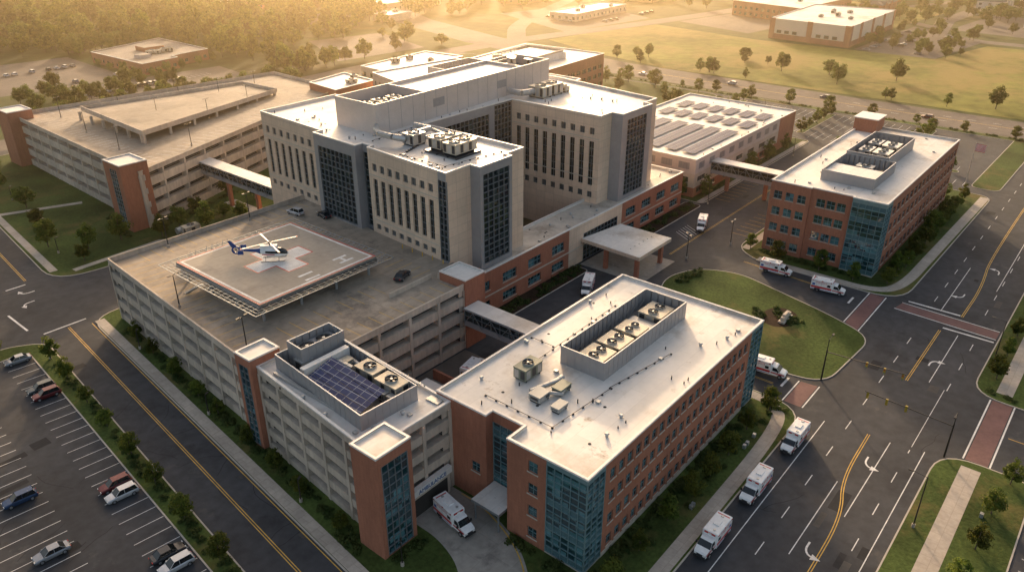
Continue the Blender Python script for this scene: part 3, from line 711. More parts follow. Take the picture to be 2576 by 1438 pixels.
bridge("skybridge",95,68.1,98.8,90.5,5.6,9.4)
bridge("skybridge",211,66.1,215,96.9,5.2,9.0,((213,80),(213,92)))
bridge("skybridge",108.6,170.1,112.6,208,8,11.6,((110.5,182),(110.5,196)))
# ---- solar roofed building
o=Obj("clinic_building_with_solar_roof",(238,118,0))
pl=[(201,97),(276,97),(276,139),(201,139)];SZ=11.2;SP=11.7
STRIPE=surf("banded_masonry",(.56,.47,.38),.8,.12,.2,2)
def sw(p,q,n,split=None):
    L=math.dist(p,q)
    wall(o,p,q,0,3,BRICK,cols_even(L,n,3.2,2),[(1.0,2.6)],glass=GL,bars=(2,0))
    wall(o,p,q,3,7.2,STRIPE,cols_even(L,n,5,2),[(4.4,6.0)],glass=GL,bars=(4,0))
    wall(o,p,q,7.2,SP,SILV,cols_even(L,n+2,3.6,2),[(8.3,10.3)],glass=GREYP,bars=(3,0),depth=.1)
sw((201,97),(262,97),7);wall(o,(262,97),(276,97),0,SP,BRICK);wall(o,(276,97),(276,139),0,SP,BRICK);sw((276,139),(201,139),7);sw((201,139),(201,97),5)
roof(o,pl,SZ,.5,wm=MEMB)
so=o["solar_panels"]
for i in range(6):
    y=100.5+i*6.0
    so.face([(206,y,SZ+.4),(237,y,SZ+.4),(237,y+4.2,SZ+.5),(206,y+4.2,SZ+.5)],SOLAR)
    for xx in(207,222,236): so.bar((xx,y+4,SZ),(xx,y+4,SZ+.45),.05,METAL)
    so.face([(243,y,SZ+.4),(252,y,SZ+.4),(252,y+4,SZ+.5),(243,y+4,SZ+.5)],SOLAR)
    so.face([(256,y,SZ+.4),(265,y,SZ+.4),(265,y+4,SZ+.5),(256,y+4,SZ+.5)],SOLAR)
clutter(o["rooftop_units"],202,98,274,100,SZ,12);clutter(o["rooftop_units"],266,100,274,137,SZ,8)
o.done()
# ---- right brick office building
o=Obj("brick_medical_office_building",(212,52,0));MZ=17.8;MP=18.4
r=[(1.4,3.4),(5.6,7.6),(9.8,11.8),(13.9,15.9)]
K=dict(rows=r,glass=GLT,frame=FRT,bars=(1,1),sill=SILL)
curtain(o,(179,39),(183.5,39),.4,17.2,1.5,1.1,span=SPAN);wall(o,(179,39),(183.5,39),17.2,MP,FRT);wall(o,(179,39),(183.5,39),0,.4,CURB)
wall(o,(183.5,39),(246,39),0,MP,BRICK,cols_even(62.5,17,2.3,1.2),**K);wall(o,(246,39),(246,66),0,MP,BRICK,cols_even(27,7,2,1.5),**K)
wall(o,(246,66),(179,66),0,MP,BRICK,cols_even(67,17,2.2,1.5),**K)
wall(o,(179,66),(179,56.2),0,MP,BRICK,cols_even(9.8,3,2,1.0),**K);wall(o,(179,56.2),(179.6,56.2),0,MP,BRICK);wall(o,(179.6,56.2),(179.6,46.6),0,MP,BRICK,cols_even(9.6,3,2,1.4),**K);wall(o,(179.6,46.6),(179,46.6),0,MP,BRICK)
curtain(o,(179,46.6),(179,39),.4,17.2,1.5,1.1,span=SPAN);wall(o,(179,46.6),(179,39),17.2,MP,FRT);wall(o,(179,46.6),(179,39),0,.4,CURB)
roof(o,[(179,39),(246,39),(246,66),(179,66),(179,56.2),(179.6,56.2),(179.6,46.6),(179,46.6)],MZ,.55,wm=MEMB)
screen(o,[(188,45),(205,45),(205,57.5),(188,57.5)],MZ,MZ+2.7,part="penthouse");o["penthouse"].face([(188.2,45.2,MZ+2.1),(197,45.2,MZ+2.1),(197,57.3,MZ+2.1),(188.2,57.3,MZ+2.1)],MEMB)
screen(o,[(205.4,47),(229,47),(229,57.5),(205.4,57.5)],MZ,MZ+3.3)
mm=o["rooftop_units"]
for x in(213,221): hvac(mm,x,50.5,MZ,5,4,2.6,2,1,METAL);hvac(mm,x+1,54.8,MZ,5,3,2.4,2,1,METAL)
hvac(mm,201,51,MZ,3,4,1.6,1,1,METAL)
clutter(mm,181,41,186,64,MZ,6);clutter(mm,190,59,243,64,MZ,10);clutter(mm,230,41,243,60,MZ,6)
w=o["stair_penthouse"];w.box(239,60,MZ,246.5,66.4,21.6,BRICK);w.box(238.7,59.7,21.6,246.8,66.7,21.9,COPE)
o.done()
# ---- left garage
o=Obj("parking_garage",(130,245,0));GZ=14.8;GP=15.9
pl=[(87,198),(184,236),(186,280),(90,289)]
gwall(o,pl[0],pl[1],GP,4,bay=9,h=1.5);gwall(o,pl[1],pl[2],GP,4);gwall(o,pl[2],pl[3],GP,4);gwall(o,pl[3],pl[0],GP,4,bay=7.5,h=1.5)
roof(o,pl,GZ,1.0,DECK,GCONC,GCONC,th=.3)
stair(o,82.6,198.5,90,207.5,18.4,{3:(.35,.75)});stair(o,86.5,281,94,290,18,{})
rp=o["ramp"]
A=[(102,224),(165,248),(164,268),(104,268)];hz=[17.4,15.6,15.6,17.4]
top=[(p[0],p[1],z+.5) for p,z in zip(A,hz)];bot=[(p[0],p[1],z) for p,z in zip(A,hz)]
rp.face(top,DECK);rp.face(bot,GCONC)
for i in range(4):
    j=(i+1)%4;rp.face([bot[i],bot[j],(top[j][0],top[j][1],top[j][2]+1),(top[i][0],top[i][1],top[i][2]+1)],GCONC)
    a=Vector(top[i]);b=Vector(top[j]);cc=Vector((134,252,0))
    ai=a+(Vector((cc.x,cc.y,a.z))-a)*.012;bi=b+(Vector((cc.x,cc.y,b.z))-b)*.012
    rp.face([tuple(ai),tuple(bi),tuple(bi+Vector((0,0,1))),tuple(ai+Vector((0,0,1)))],GCONC);rp.face([tuple(a+Vector((0,0,1))),tuple(b+Vector((0,0,1))),tuple(bi+Vector((0,0,1))),tuple(ai+Vector((0,0,1)))],GCONC)
for i in range(7):
    t=i/6;x=102.5+(164-102.5)*t;y=224.5+(248.3-224.5)*t;rp.box(x-.35,y-.35,GZ,x+.35,y+.35,17.4-1.8*t,GCONC)
for i in range(6): rp.box(102.3,226+i*8,GZ,103,226.7+i*8,17.4,GCONC)
M=o["stall_markings"]
for i in range(28): line((93,203.5+i*2.7),(98,203.8+i*2.7),.12,WHITEP,GZ+.006)
for i in range(30): x=96+i*2.7;y=202.6+(x-88)*.392;line((x,y),(x-1.9,y+5),.12,WHITEP,GZ+.006)
for i in range(30): line((98+i*2.7,287-i*.25),(98+i*2.7,282-i*.25),.12,WHITEP,GZ+.006)
M=MM
o.done()
# ---- rear buildings
def simple(name,pl,z,wm,rm=MEMB,rows=None,glass=GL,par=.5,w=2.2,sp=4.5,units=3,base=None):
    cx=sum(p[0] for p in pl)/len(pl);cy=sum(p[1] for p in pl)/len(pl)
    o=Obj(name,(cx,cy,0));n=len(pl)
    for i in range(n):
        p,q=pl[i],pl[(i+1)%n];L=math.dist(p,q)
        rr=rows or F4(1.2,3.9,1.9,int((z-1)/3.9));k=int((L-2)/sp)
        if k<1 or rows==[]: wall(o,p,q,base or 0,z+par,wm)
        else: wall(o,p,q,base or 0,z+par,wm,cols_even(L,k,w,1.4),rr,glass=glass,bars=(1,0))
        if base: wall(o,p,q,0,base,BRICK)
    roof(o,pl,z,par,rm,wm=rm)
    for i in range(units):
        hvac(o["rooftop_units"],cx+U(-.3,.3)*abs(pl[1][0]-pl[0][0]),cy+U(-.3,.3)*abs(pl[2][1]-pl[1][1]),z,U(2,4),U(2,3),U(1.4,2.2),1,1)
    return o
o=simple("hospital_rear_wing",[(150,152.3),(187,152.3),(232,160),(232,222),(192,226),(176,170)],21,BEIGE,w=1.4,sp=3.4,units=5);screen(o,[(200,180),(222,180),(222,205),(200,205)],21,25,SILV);hvac(o["rooftop_units"],210,192,21,8,10,3,2,2);o.done()
o=simple("brick_clinic_building",[(250,196),(308,200),(306,244),(252,238)],15,BRICK,w=3.4,sp=4.6,units=4);screen(o,[(262,208),(290,210),(290,230),(262,228)],15,18.5,BEIGE);o["penthouse_roof"].box(262.3,208.3,15,289.7,227.7,17.6,MEMB);o.done()
simple("brick_annex",[(176,228),(196,230),(198,250),(178,246)],17,BRICK,units=2).done()
simple("medical_office_building",[(236,262),(286,268),(284,292),(238,288)],9,BEIGE,units=3).done()
GRAV=surf("gravel_roof",(.33,.28,.23),.9,.25,.1,1,stain=((.2,.17,.14),.08,.52))
o=simple("low_brick_office",[(185,390),(206,394),(206,400),(229,404),(230,458),(184,443)],5.2,BRICK,GRAV,rows=[(1.2,2.8)],units=14);o["penthouse"].box(203,422,5.2,214,432,7.4,BRICK,GRAV);o["penthouse"].box(192,406,5.2,198,412,6.8,SILV,GRAV);o.done()
o=simple("warehouse_store_building",[(486,147),(581,149),(578,202),(492,198)],11.5,surf("tilt_up_panel",(.66,.57,.47),.8,.06,.1,1),rows=[],units=6,base=3.2)
f,L=wallpt((492,198),(486,147))
for k in(.0,.48,.94): wbox(o["brick_piers"],f,L*k,L*k+3.4,0,12.2,-.3,0,BRICK)
for k in(.1,.2,.3,.6,.7,.8): wbox(o["display_windows"],f,L*k,L*k+3,3.6,5.4,-.05,0,SHADEP)
f,L=wallpt((486,147),(581,149))
for k in(.0,.2,.45,.7,.95): wbox(o["brick_piers"],f,L*k+.1,L*k+4,0,12.2,-.3,0,BRICK)
o.done()
simple("brick_store_building",[(560,205),(650,200),(650,262),(575,262)],10,BRICK,units=4).done()
for i,(x,y,lx,ly,z) in enumerate([(470,330,70,25,5),(600,345,80,30,6),(420,470,60,26,6),(340,560,70,30,7),(700,300,70,30,7),(560,500,60,40,6),(385,430,24,18,4.5),(800,260,60,40,8),(660,420,60,30,7),(520,420,40,24,5)]):
    simple("commercial_building",[(x,y),(x+lx,y+3),(x+lx-2,y+ly),(x-2,y+ly-3)],z,BRICK if i%2 else BEIGE,units=3,w=2,sp=5).done()
SHING=surf("shingle_roof",(.20,.17,.15),.9,.2,.2,2)
CLAP=surf("light_siding",(.62,.57,.50),.8,.1,.2,2)
def apartments(x,y,lx,ly,z,wm):
    o=Obj("apartment_building",(x,y,0));pl=[(x,y),(x+lx,y),(x+lx,y+ly),(x,y+ly)]
    for i in range(4):
        p,q=pl[i],pl[(i+1)%4];L=math.dist(p,q);wall(o,p,q,0,z,wm,cols_even(L,int(L/4.5),1.8,1.5),F4(1,3.1,1.6,int(z/3.1)),bars=(1,0))
    r=o["pitched_roof"];e=.6;h=ly*.28
    A_=(x-e,y-e,z);B_=(x+lx+e,y-e,z);C_=(x+lx+e,y+ly+e,z);D_=(x-e,y+ly+e,z);E_=(x+ly*.3,y+ly/2,z+h);F_=(x+lx-ly*.3,y+ly/2,z+h)
    r.face([A_,B_,F_,E_],SHING);r.face([C_,D_,E_,F_],SHING);r.face([D_,A_,E_],SHING);r.face([B_,C_,F_],SHING);r.face([D_,C_,B_,A_],COPE)
    for k in range(int(lx/14)):
        gx=x+5+k*14;g0=(gx,y-1.2,z-.2);g1=(gx+6,y-1.2,z-.2);g2=(gx+3,y-1.2,z+2.4);g3=(gx+3,y+ly*.4,z+2.4)
        o["gables"].face([g0,g1,g2],wm);r.face([g0,g2,g3],SHING);r.face([g1,g3,g2],SHING);o["gables"].box(gx+.3,y-1.15,0,gx+5.7,y,z-.2,wm)
    o.done()
for i,(x,y,lx,ly,z) in enumerate([(700,60,50,18,10),(690,105,46,17,10),(760,90,50,18,10),(720,190,60,18,10),(800,150,60,18,10),(640,66,36,16,7),(800,50,50,18,10),(870,100,50,18,10),(860,200,60,18,10),(640,175,40,16,7),(930,150,50,18,10)]):
    apartments(x,y,lx,ly,z,CLAP if i%3 else BRICK)
# ================================================================ TREES
def treemesh(name,h,r,seed,nclump=26,nleaf=42,ls=.42,leaf=LEAF,slim=1.0,tr=.28,cz_=.60):
    random.seed(seed);mb=MB()
    th=h*tr;mb.cyl((0,0,0),(0,0,th),h*.022,h*.016,7,BARK,False)
    cz=h*cz_;cl=[]
    for i in range(nclump):
        while True:
            p=Vector((U(-1,1),U(-1,1),U(-1,1)))
            if .35<p.length<1: break
        k=1-.25*max(0,p.z)
        p=Vector((p.x*r*.76*k,p.y*r*.76*k,p.z*h*.34*slim))
        cl.append((p+Vector((0,0,cz)),U(.26,.42)*r))
    for i in range(6):
        c,_=cl[i*2];mb.cyl((0,0,th*U(.7,1)),tuple(c),h*.010,h*.003,5,BARK,False)
    mb.cyl((0,0,th),(0,0,h*.75),h*.015,h*.005,6,BARK,False)
    for c,rr in cl:
        for k in range(nleaf):
            d=Vector((random.gauss(0,1),random.gauss(0,1),random.gauss(0,1))).normalized()*rr*(R()**.4)
            p=c+Vector((d.x,d.y,d.z*.8));n=(d.normalized()+Vector((U(-.7,.7),U(-.7,.7),U(-.2,.9)))).normalized()
            u=n.orthogonal().normalized();a=U(0,6.28);w=n.cross(u);u2=u*math.cos(a)+w*math.sin(a);w2=n.cross(u2);s=ls*U(.6,1.25)
            mb.face([tuple(p-u2*s),tuple(p-w2*s*.7),tuple(p+u2*s),tuple(p+w2*s*.7)],leaf)
    return mb.mesh(name)
TREES=[treemesh("tree_mesh",9,3.9,s,34,52,.36) for s in(1,2,3)]
YOUNG=[treemesh("young_tree_mesh",5.4,2.1,s,28,60,.19,LEAF,1.12,.2,.56) for s in(11,12,13)]
FOR=[treemesh("forest_tree_mesh",14,6.8,s,22,46,.75,LEAFF,1.1) for s in(21,22,23,24,25)]
random.seed(99)
def tree(x,y,s=1,kind=None,name="deciduous_tree",z=.1):
    k=kind or TREES
    link(name,random.choice(k),(x,y,z),U(0,6.28),(s*U(.9,1.15),s*U(.9,1.15),s*U(.9,1.1)))
def yt(x,y,s=1): tree(x,y,s,YOUNG,"young_tree")
for x in range(50,115,7): yt(x+U(-1,1),36.4+U(-.6,.6),U(.7,1.05))
for y in range(72,152,9): yt(sk(y)+3.9,y+U(-1,1),U(.6,.9))
for y in range(60,152,10): yt(sk(y)-11,y+U(-1,1),U(.6,.95))
for x in range(178,256,6): yt(x,34.8+U(-.5,.5),U(.6,1.1))
for x in range(150,330,10): yt(x,8+U(-.6,.3),U(.6,1.1))
for x in range(146,330,13): yt(x,0+U(-2,.3),U(.9,1.3))
for x in range(56,120,9): yt(x,1+U(-1,1),U(.7,1.0))
for x,y in((64,206),(68,222),(72,240),(66,190),(78,196),(96,185),(104,190),(106,184),(92,192),(118,196),(122,190),(73,262),(80,300),(78,280),(101,199),(114,204),(86,190),(70,197)): tree(x,y,U(.5,.85))
for x,y in((174,60),(175,50),(175,42),(188,36),(203,36.5),(218,36),(233,36),(249,40),(252,50),(252,60),(250,69),(177,68)): yt(x,y,U(.8,1.2))
for x,y in((204,94.5),(222,94.6),(236,94.8),(250,94.6),(264,94.7),(279,100),(279,115),(279,130),(199,100)): yt(x,y,U(.8,1.3))
for x,y in((292,152),(300,162),(312,170),(322,180),(306,190),(318,205),(326,160),(324,196),(296,156)): yt(x,y,U(1,1.6))
for y in range(-50,280,17): yt(331.2,y,U(.7,1.3))
for yy in(61.5,99.5,137.5):
    for x in range(292,326,8): yt(x,yy,U(.8,1.3))
for y in range(45,84,9): yt(277.5,y,U(.8,1.2))
for i in range(16):
    x,y=U(366,372),U(-60,260);yt(x,y,U(.9,1.7))
for x,y in((378,50),(402,128),(396,150),(384,118),(408,98)): tree(x,y,U(.9,1.3))
for i in range(8): tree(U(378,430),U(150,230),U(.5,.9))
for i in range(210): tree(U(590,1000),U(20,320),U(.8,1.5))
for i in range(40): tree(U(484,600),U(90,146),U(.5,.9))
for x,y in((-4,196),(20,200),(38,198),(44,210),(48,225),(50,245),(30,215),(20,160),(30,159),(34,158.8)): tree(x,y,U(.5,.8))
for i in range(44): tree(U(120,225),U(317,326),U(.6,1.1))
for i in range(60): tree(U(110,185),U(322,392),U(.5,1.0))
for i in range(40): tree(U(184,236),U(462,486),U(.8,1.3))
for x,y in((186,384),(195,386),(205,389),(216,392),(226,394),(180,400),(180,415),(181,430),(232,410),(233,430),(233,445),(176,386)): tree(x,y,U(.5,.8))
fe=link("forest",None,(250,600,0))
def ftree(x,y,s):
    link("forest_tree",random.choice(FOR),(x-250,y-600,0),U(0,6.28),(s*U(.8,1.2),s*U(.8,1.2),s*U(.7,1.35)),fe)
def inlot(x,y):
    return (175<x<236 and 380<y<465) or (118<x<184 and 385<y<478) or (265<x<335 and 345<y<400) or (380<x<412 and 425<y<452) or (415<x<485 and 465<y<500)
for gx in range(60,560,12):
    for gy in range(335,1150,12):
        x=gx+U(-6,6);y=gy+U(-6,6)
        if inlot(x,y): continue
        lim=492-(x-100)*.12 if x<230 else 338
        dens=1.0
        if y<lim: continue
        if x>330: dens=.9 if y>415+(x-330)*.5 else .45
        if x>345 and y<400: continue
        if 430<x<560 and 340<y<420 : dens*=.3
        if R()<dens: ftree(x,y,U(.55,1.2)*(.85 if y<430 else 1))
for i in range(420):
    x,y=U(520,1400),U(150,900)
    if y>320 or x>1000: ftree(x,y,U(.5,1))
for i in range(14): ftree(U(232,262),U(335,350),U(.5,.8))
sh=MB()
def shrub(x,y,r,z=.13):
    for k in range(int(34+r*26)):
        d=Vector((random.gauss(0,1),random.gauss(0,1),abs(random.gauss(0,1)))).normalized()*r*(R()**.3)
        p=Vector((x,y,z))+Vector((d.x,d.y,d.z*.9));n=(d.normalized()+Vector((U(-.6,.6),U(-.6,.6),U(0,.6)))).normalized()
        u=n.orthogonal().normalized();w=n.cross(u);s=.17*U(.6,1.3)
        sh.face([tuple(p-u*s),tuple(p-w*s*.8),tuple(p+u*s),tuple(p+w*s*.8)],LEAFD)
def hedge(p,q,n,w=.8,r=(.4,.9)):
    for i in range(n):
        t=R();shrub(p[0]+(q[0]-p[0])*t+U(-w,w),p[1]+(q[1]-p[1])*t+U(-w,w),U(*r))
hedge((68,38.6),(112,38.6),110,.8);hedge((60,36),(116,36.5),30,1.5)
hedge((61.8,41),(61.8,52),22,.7);hedge((62,39),(66,38),12,.8)
hedge((sk(68)+4.4,68),(sk(150)+3.8,150),150,.7)
hedge((46.8,64),(47,70),10,.5);hedge((48.5,60.5),(54,60.6),14,.6)
hedge((105,94.5),(139.5,94.5),80,1.4,(.5,1.2));hedge((161,94.4),(196,94.4),60,1.3,(.5,1.1))
hedge((177,41),(177,65),50,.8);hedge((184,37),(245,37),120,.9);hedge((248.5,40),(248.5,66),30,.7)
hedge((146,44),(150,50),34,1.4,(.4,.8));hedge((143,50),(147,53),20,1.2);hedge((149,73),(157,71),26,1.2,(.5,1))
hedge((sk(60)-11,60),(sk(150)-11,150),110,.8);hedge((203,95.4),(262,95.4),60,.5)
hedge((332,-50),(332,285),200,.5,(.5,.9));hedge((144,-1),(144,8),8,1);hedge((80,195),(84,215),24,.9);hedge((90,197),(118,206),40,1.2);hedge((94,184),(112,180),24,2)
hedge((116.6,60),(116.6,69),14,.5);hedge((114.5,33.6),(116,38),8,.6);hedge((113,35),(116,37),10,1)
single("shrubs",sh)
# ================================================================ VEHICLES
GLV=glassmat("vehicle_glass",(.012,.014,.016),(.02,.024,.026),.05,1.6)
LAMP=flat("headlamp_lens",(.7,.7,.68),.1);TAIL=flat("tail_lamp",(.4,.02,.02),.2);HUB=flat("wheel_hub",(.4,.4,.42),.3,.7)
def wheel(mb,x,y,r,w):
    s=1 if y>0 else -1
    mb.cyl((x,y-s*w,r),(x,y,r),r,r,14,BLK);mb.cyl((x,y,r),(x,y+s*.02,r),r*.58,r*.5,10,HUB)
def loft(mb,rings,mat,capm=None):
    for a,b in zip(rings,rings[1:]):
        n=len(a)
        for i in range(n): mb.face([a[i],a[(i+1)%n],b[(i+1)%n],b[i]],mat(i,a,b) if callable(mat) else mat)
    mb.face(rings[0][::-1],capm);mb.face(rings[-1],capm)
def carmesh(c,suv=False):
    P=flat("car_paint",c,.25,.3);mb=MB();h=1.62 if suv else 1.42
    def ring(x,w,z0,z1): return [(x,-w*.9,z0),(x,w*.9,z0),(x,w,z0+.25),(x,w,z1-.12),(x,w*.86,z1),(x,-w*.86,z1),(x,-w,z1-.12),(x,-w,z0+.25)]
    b=.96 if suv else .88
    loft(mb,[ring(-2.3,.72,.42,b-.16),ring(-2.15,.86,.28,b),ring(-1.2,.91,.24,b+.02),ring(.9,.91,.24,b+.02),ring(1.6,.88,.24,b-.05),ring(2.15,.80,.28,b-.16),ring(2.32,.62,.4,b-.32)],P,P)
    xb=-2.1 if suv else -1.75;xt=-1.85 if suv else -1.05
    base=[(xb,-.8,b-.02),(1.15,-.8,b-.02),(1.15,.8,b-.02),(xb,.8,b-.02)];top=[(xt,-.62,h),(.35,-.62,h),(.35,.62,h),(xt,.62,h)]
    for i in range(4): j=(i+1)%4;mb.face([base[i],base[j],top[j],top[i]],GLV)
    mb.prism([(p[0],p[1]) for p in top],h-.03,h+.03,P)
    for sy in(-1,1):
        for xa,xc in((1.15,.35),(xb,xt)): mb.bar((xa,sy*.8,b),(xc,sy*.62,h),.045,P)
        mb.bar((-.25,sy*.81,b),(-.28,sy*.63,h),.04,P)
        for x in(-1.4,1.42): wheel(mb,x,sy*.92,.34,.22)
        mb.box(2.18,sy*.6-.14,.6,2.3,sy*.6+.14,.74,LAMP);mb.box(-2.33,sy*.6-.14,.66,-2.24,sy*.6+.14,.82,TAIL)
        mb.box(.75,sy*.97-.08,b,.95,sy*.97+.08,b+.14,P)
    return mb.mesh("car_mesh")
CARS=[carmesh(c,s) for c,s in(((.55,.55,.56),True),((.05,.05,.055),False),((.30,.31,.33),False),((.14,.03,.03),True),((.04,.07,.14),True),((.75,.75,.74),False),((.08,.09,.09),True))]
AW=flat("ambulance_white",(.82,.82,.81),.3);AR=flat("ambulance_red",(.55,.03,.035),.35);AB=flat("ambulance_blue",(.04,.1,.35),.4)
def ambmesh():
    mb=MB()
    def ring(x,w,z0,z1,c=.1): return [(x,-w,z0),(x,w,z0),(x,w,z1-c),(x,w-c,z1),(x,-w+c,z1),(x,-w,z1-c)]
    loft(mb,[ring(-3.6,1.08,.55,2.82),ring(-3.52,1.14,.5,2.9),ring(.92,1.14,.5,2.9),ring(1.0,1.08,.55,2.82)],AW,AW)
    prof=[(1.0,.45),(1.0,2.25),(1.75,2.22),(2.0,2.1),(2.62,1.42),(3.45,1.2),(3.66,1.0),(3.7,.5),(3.6,.42)]
    W=[.98,.9,.86,.86,.96,.9,.84,.84,.84]
    n=len(prof)
    for i in range(n):
        j=(i+1)%n;m=GLV if i==3 else (DKMET if i in(6,7) else AW)
        mb.face([(prof[i][0],-W[i],prof[i][1]),(prof[i][0],W[i],prof[i][1]),(prof[j][0],W[j],prof[j][1]),(prof[j][0],-W[j],prof[j][1])],m)
    for s in(-1,1):
        mb.face([(p[0],s*w,p[1]) for p,w in zip(prof,W)],AW)
        mb.face([(1.25,s*1.0,1.42),(2.5,s*1.0,1.40),(2.02,s*.93,2.02),(1.3,s*.93,2.05)],GLV)
        mb.face([(1.02,s*1.01,.85),(3.5,s*.955,.85),(3.5,s*.955,1.05),(1.02,s*1.01,1.08)],AR)
        mb.face([(-3.5,s*1.148,.9),(.9,s*1.148,.9),(.9,s*1.148,1.35),(-3.5,s*1.148,1.35)],AR)
        mb.face([(-3.5,s*1.148,.62),(.9,s*1.148,.62),(.9,s*1.148,.74),(-3.5,s*1.148,.74)],AB)
        mb.face([(-.1,s*1.15,1.55),(.6,s*1.15,1.55),(.6,s*1.15,2.1),(-.1,s*1.15,2.1)],GLV)
        mb.face([(-3.3,s*1.15,1.5),(-2.7,s*1.15,1.5),(-2.7,s*1.15,2.0),(-3.3,s*1.15,2.0)],AB)
        mb.face([(-3.45,s*1.149,2.55),(.85,s*1.149,2.55),(.85,s*1.149,2.62),(-3.45,s*1.149,2.62)],AR)
        for x in(-3.3,-1.2,.7): mb.box(x-.16,s*1.14-.03,2.64,x+.16,s*1.14+.05,2.78,TAIL)
        for x in(-1.35,-.25,-2.4): mb.box(x-.012,s*1.14-.004,.6,x+.012,s*1.14+.012,2.5,FRG)
        for x in(-2.1,2.72): wheel(mb,x,s*1.06,.42,.3)
        mb.box(-2.7,s*1.1-.05,.5,-1.5,s*1.1+.05,.86,BLK)
        mb.box(3.55,s*.62-.18,.78,3.72,s*.62+.18,.98,LAMP)
        mb.box(2.25,s*1.2-.12,1.35,2.4,s*1.2+.12,1.75,BLK)
        mb.face([(-3.605,s*.15,1.5),(-3.605,s*.85,1.5),(-3.605,s*.85,2.1),(-3.605,s*.15,2.1)],GLV)
    mb.face([(-3.61,-1.05,.95),(-3.61,1.05,.95),(-3.61,1.05,1.25),(-3.61,-1.05,1.25)],AR)
    mb.box(.98,-.8,2.55,1.1,.8,2.78,TAIL);mb.box(1.02,-.25,2.56,1.12,.25,2.77,LAMP)
    mb.box(-1.9,-.45,2.9,-.6,.45,3.05,AW);mb.box(-3.0,-.2,2.9,-2.6,.2,2.98,METAL);mb.cyl((.3,.3,2.9),(.3,.3,3.0),.2,.2,10,METAL)
    mb.face([(-3.2,-.9,2.907),(-3.0,-.9,2.907),(-3.0,.9,2.907),(-3.2,.9,2.907)],AR)
    mb.box(-3.85,-.95,.45,-3.6,.95,.55,DKMET);mb.box(3.62,-.9,.42,3.82,.9,.62,DKMET)
    return mb.mesh("ambulance_mesh")
AMB=ambmesh()
tm=bpy.data.curves.new("ambulance_text","FONT");tm.body="AMBULANCE";tm.size=.42;tm.align_x='CENTER';tm.materials.append(AR)
def amb(x,y,rot,z=.02):
    o=link("ambulance",AMB,(x,y,z),math.radians(rot))
    for s in(-1,1):
        t=link("lettering",tm,(-1.4,s*1.165,2.12),parent=o);t.rotation_euler=(math.pi/2,0,0 if s<0 else math.pi)
for x,y,r_ in((79,29.6,180),(92.6,29.4,180),(107.5,29.3,180),(125,41.5,-84),(165.6,44.5,-82),(167.6,57.5,-84),(181.5,84,200),(131.5,86.6,205),(90,83.5,12),(59.2,59.6,-100)):
    amb(x,y,r_,.17 if x<60 else .03)
def car(x,y,rot,k=None,z=.02):
    link("parked_car",CARS[k if k is not None else random.randrange(len(CARS))],(x,y,z),math.radians(rot))
for x,y,k in((sk(82)-15.6,82.5,0),(sk(85)-15.6,85.3,1),(sk(101)-15.6,101.5,0),(sk(104)-15.6,104.3,3),(sk(138)-15.6,137.2,3),(sk(140)-15.6,140,6),(sk(153)-15.8,153.4,2),(20,97.5,2),(sk(113)-27,112,4)): car(x,y,174+(180 if k==1 else 0),k)
for i,(x,k) in enumerate(((104,6),(109.4,5),(112.2,0),(115,5),(98.6,1),(93,2))): car(x+.2,-6.7,90,k)
for i in range(9): car(61.3+2.7*random.randrange(22),-13.4 if i%2 else -18.5,90)
car(91.5,103.6,20,1,DZ+.01);car(99,148,95,0,DZ+.01);car(102.2,141.5,80,1,DZ+.01);car(108,79,190,1)
lotp=[(c_,r_) for c_ in range(20) for r_ in (333,348,368)];random.shuffle(lotp)
for c_,r_ in lotp[:34]: car(144+2.8*c_-1.4,r_,90+random.choice((0,180)),None,.04)
for i in range(10): car(140+i*4,random.choice((400,420,440)),90,None,.04)
for i in range(14): car(485+i*6.5,random.choice((110,125,136)),90,None,.04)
for i in range(12): car(470+i*7,random.choice((315,335,360)),90,None,.04)
for i in range(7): car(random.choice((344,352)),-20+i*44,90,None,.04)
for i in range(14): car(640+i*9,random.choice((325,350,370)),90,None,.04)
HW=flat("helicopter_white",(.8,.8,.79),.25);HB=flat("helicopter_blue",(.03,.07,.24),.25)
h=MB()
def er(x,zc,ry,rz,n=14): return [(x,ry*math.cos(t*2*math.pi/n),zc+rz*math.sin(t*2*math.pi/n)) for t in range(n)]
st=[(2.9,1.15,.05,.05),(2.75,1.2,.35,.3),(2.35,1.3,.62,.55),(1.7,1.45,.8,.8),(.9,1.5,.86,.92),(0,1.55,.88,.95),(-1.0,1.65,.82,.85),(-1.9,1.8,.6,.6),(-2.7,1.95,.34,.36),(-4.2,2.05,.24,.26),(-5.7,2.15,.18,.2)]
rg=[er(*s) for s in st]
def hm(i,a,b):
    x=(a[0][0]+b[0][0])/2
    if x>.9 and x<2.7 and i in(0,1,2,3,4,5,6): return GLV if i not in (3,) or x>1.5 else HW
    if x>-1.2 and x<.9 and i in(0,6): return GLV
    return HB if x<-1.6 else HW
loft(h,rg,hm,HB)
h.prism([(1.1,-.45),(1.1,.45),(-1.9,.35),(-1.9,-.35)],2.25,2.85,HW);h.cyl((-.2,0,2.8),(-.2,0,3.35),.16,.12,10,DKMET)
h.cyl((-.2,0,3.3),(-.2,0,3.5),.3,.22,10,DKMET)
for k in range(4):
    a=math.radians(28+k*90);c,s=math.cos(a),math.sin(a)
    def bp(r,w,z): return (-.2+c*r-s*w,s*r+c*w,z)
    h.face([bp(.3,-.1,3.42),bp(.3,.1,3.42),bp(5.2,.16,3.32),bp(5.2,-.16,3.32)],HUB);h.face([bp(.3,-.1,3.39),bp(5.2,-.16,3.29),bp(5.2,.16,3.29),bp(.3,.1,3.39)],DKMET)
    h.face([bp(4.9,-.17,3.335),bp(4.9,.17,3.335),bp(5.2,.17,3.33),bp(5.2,-.17,3.33)],AR)
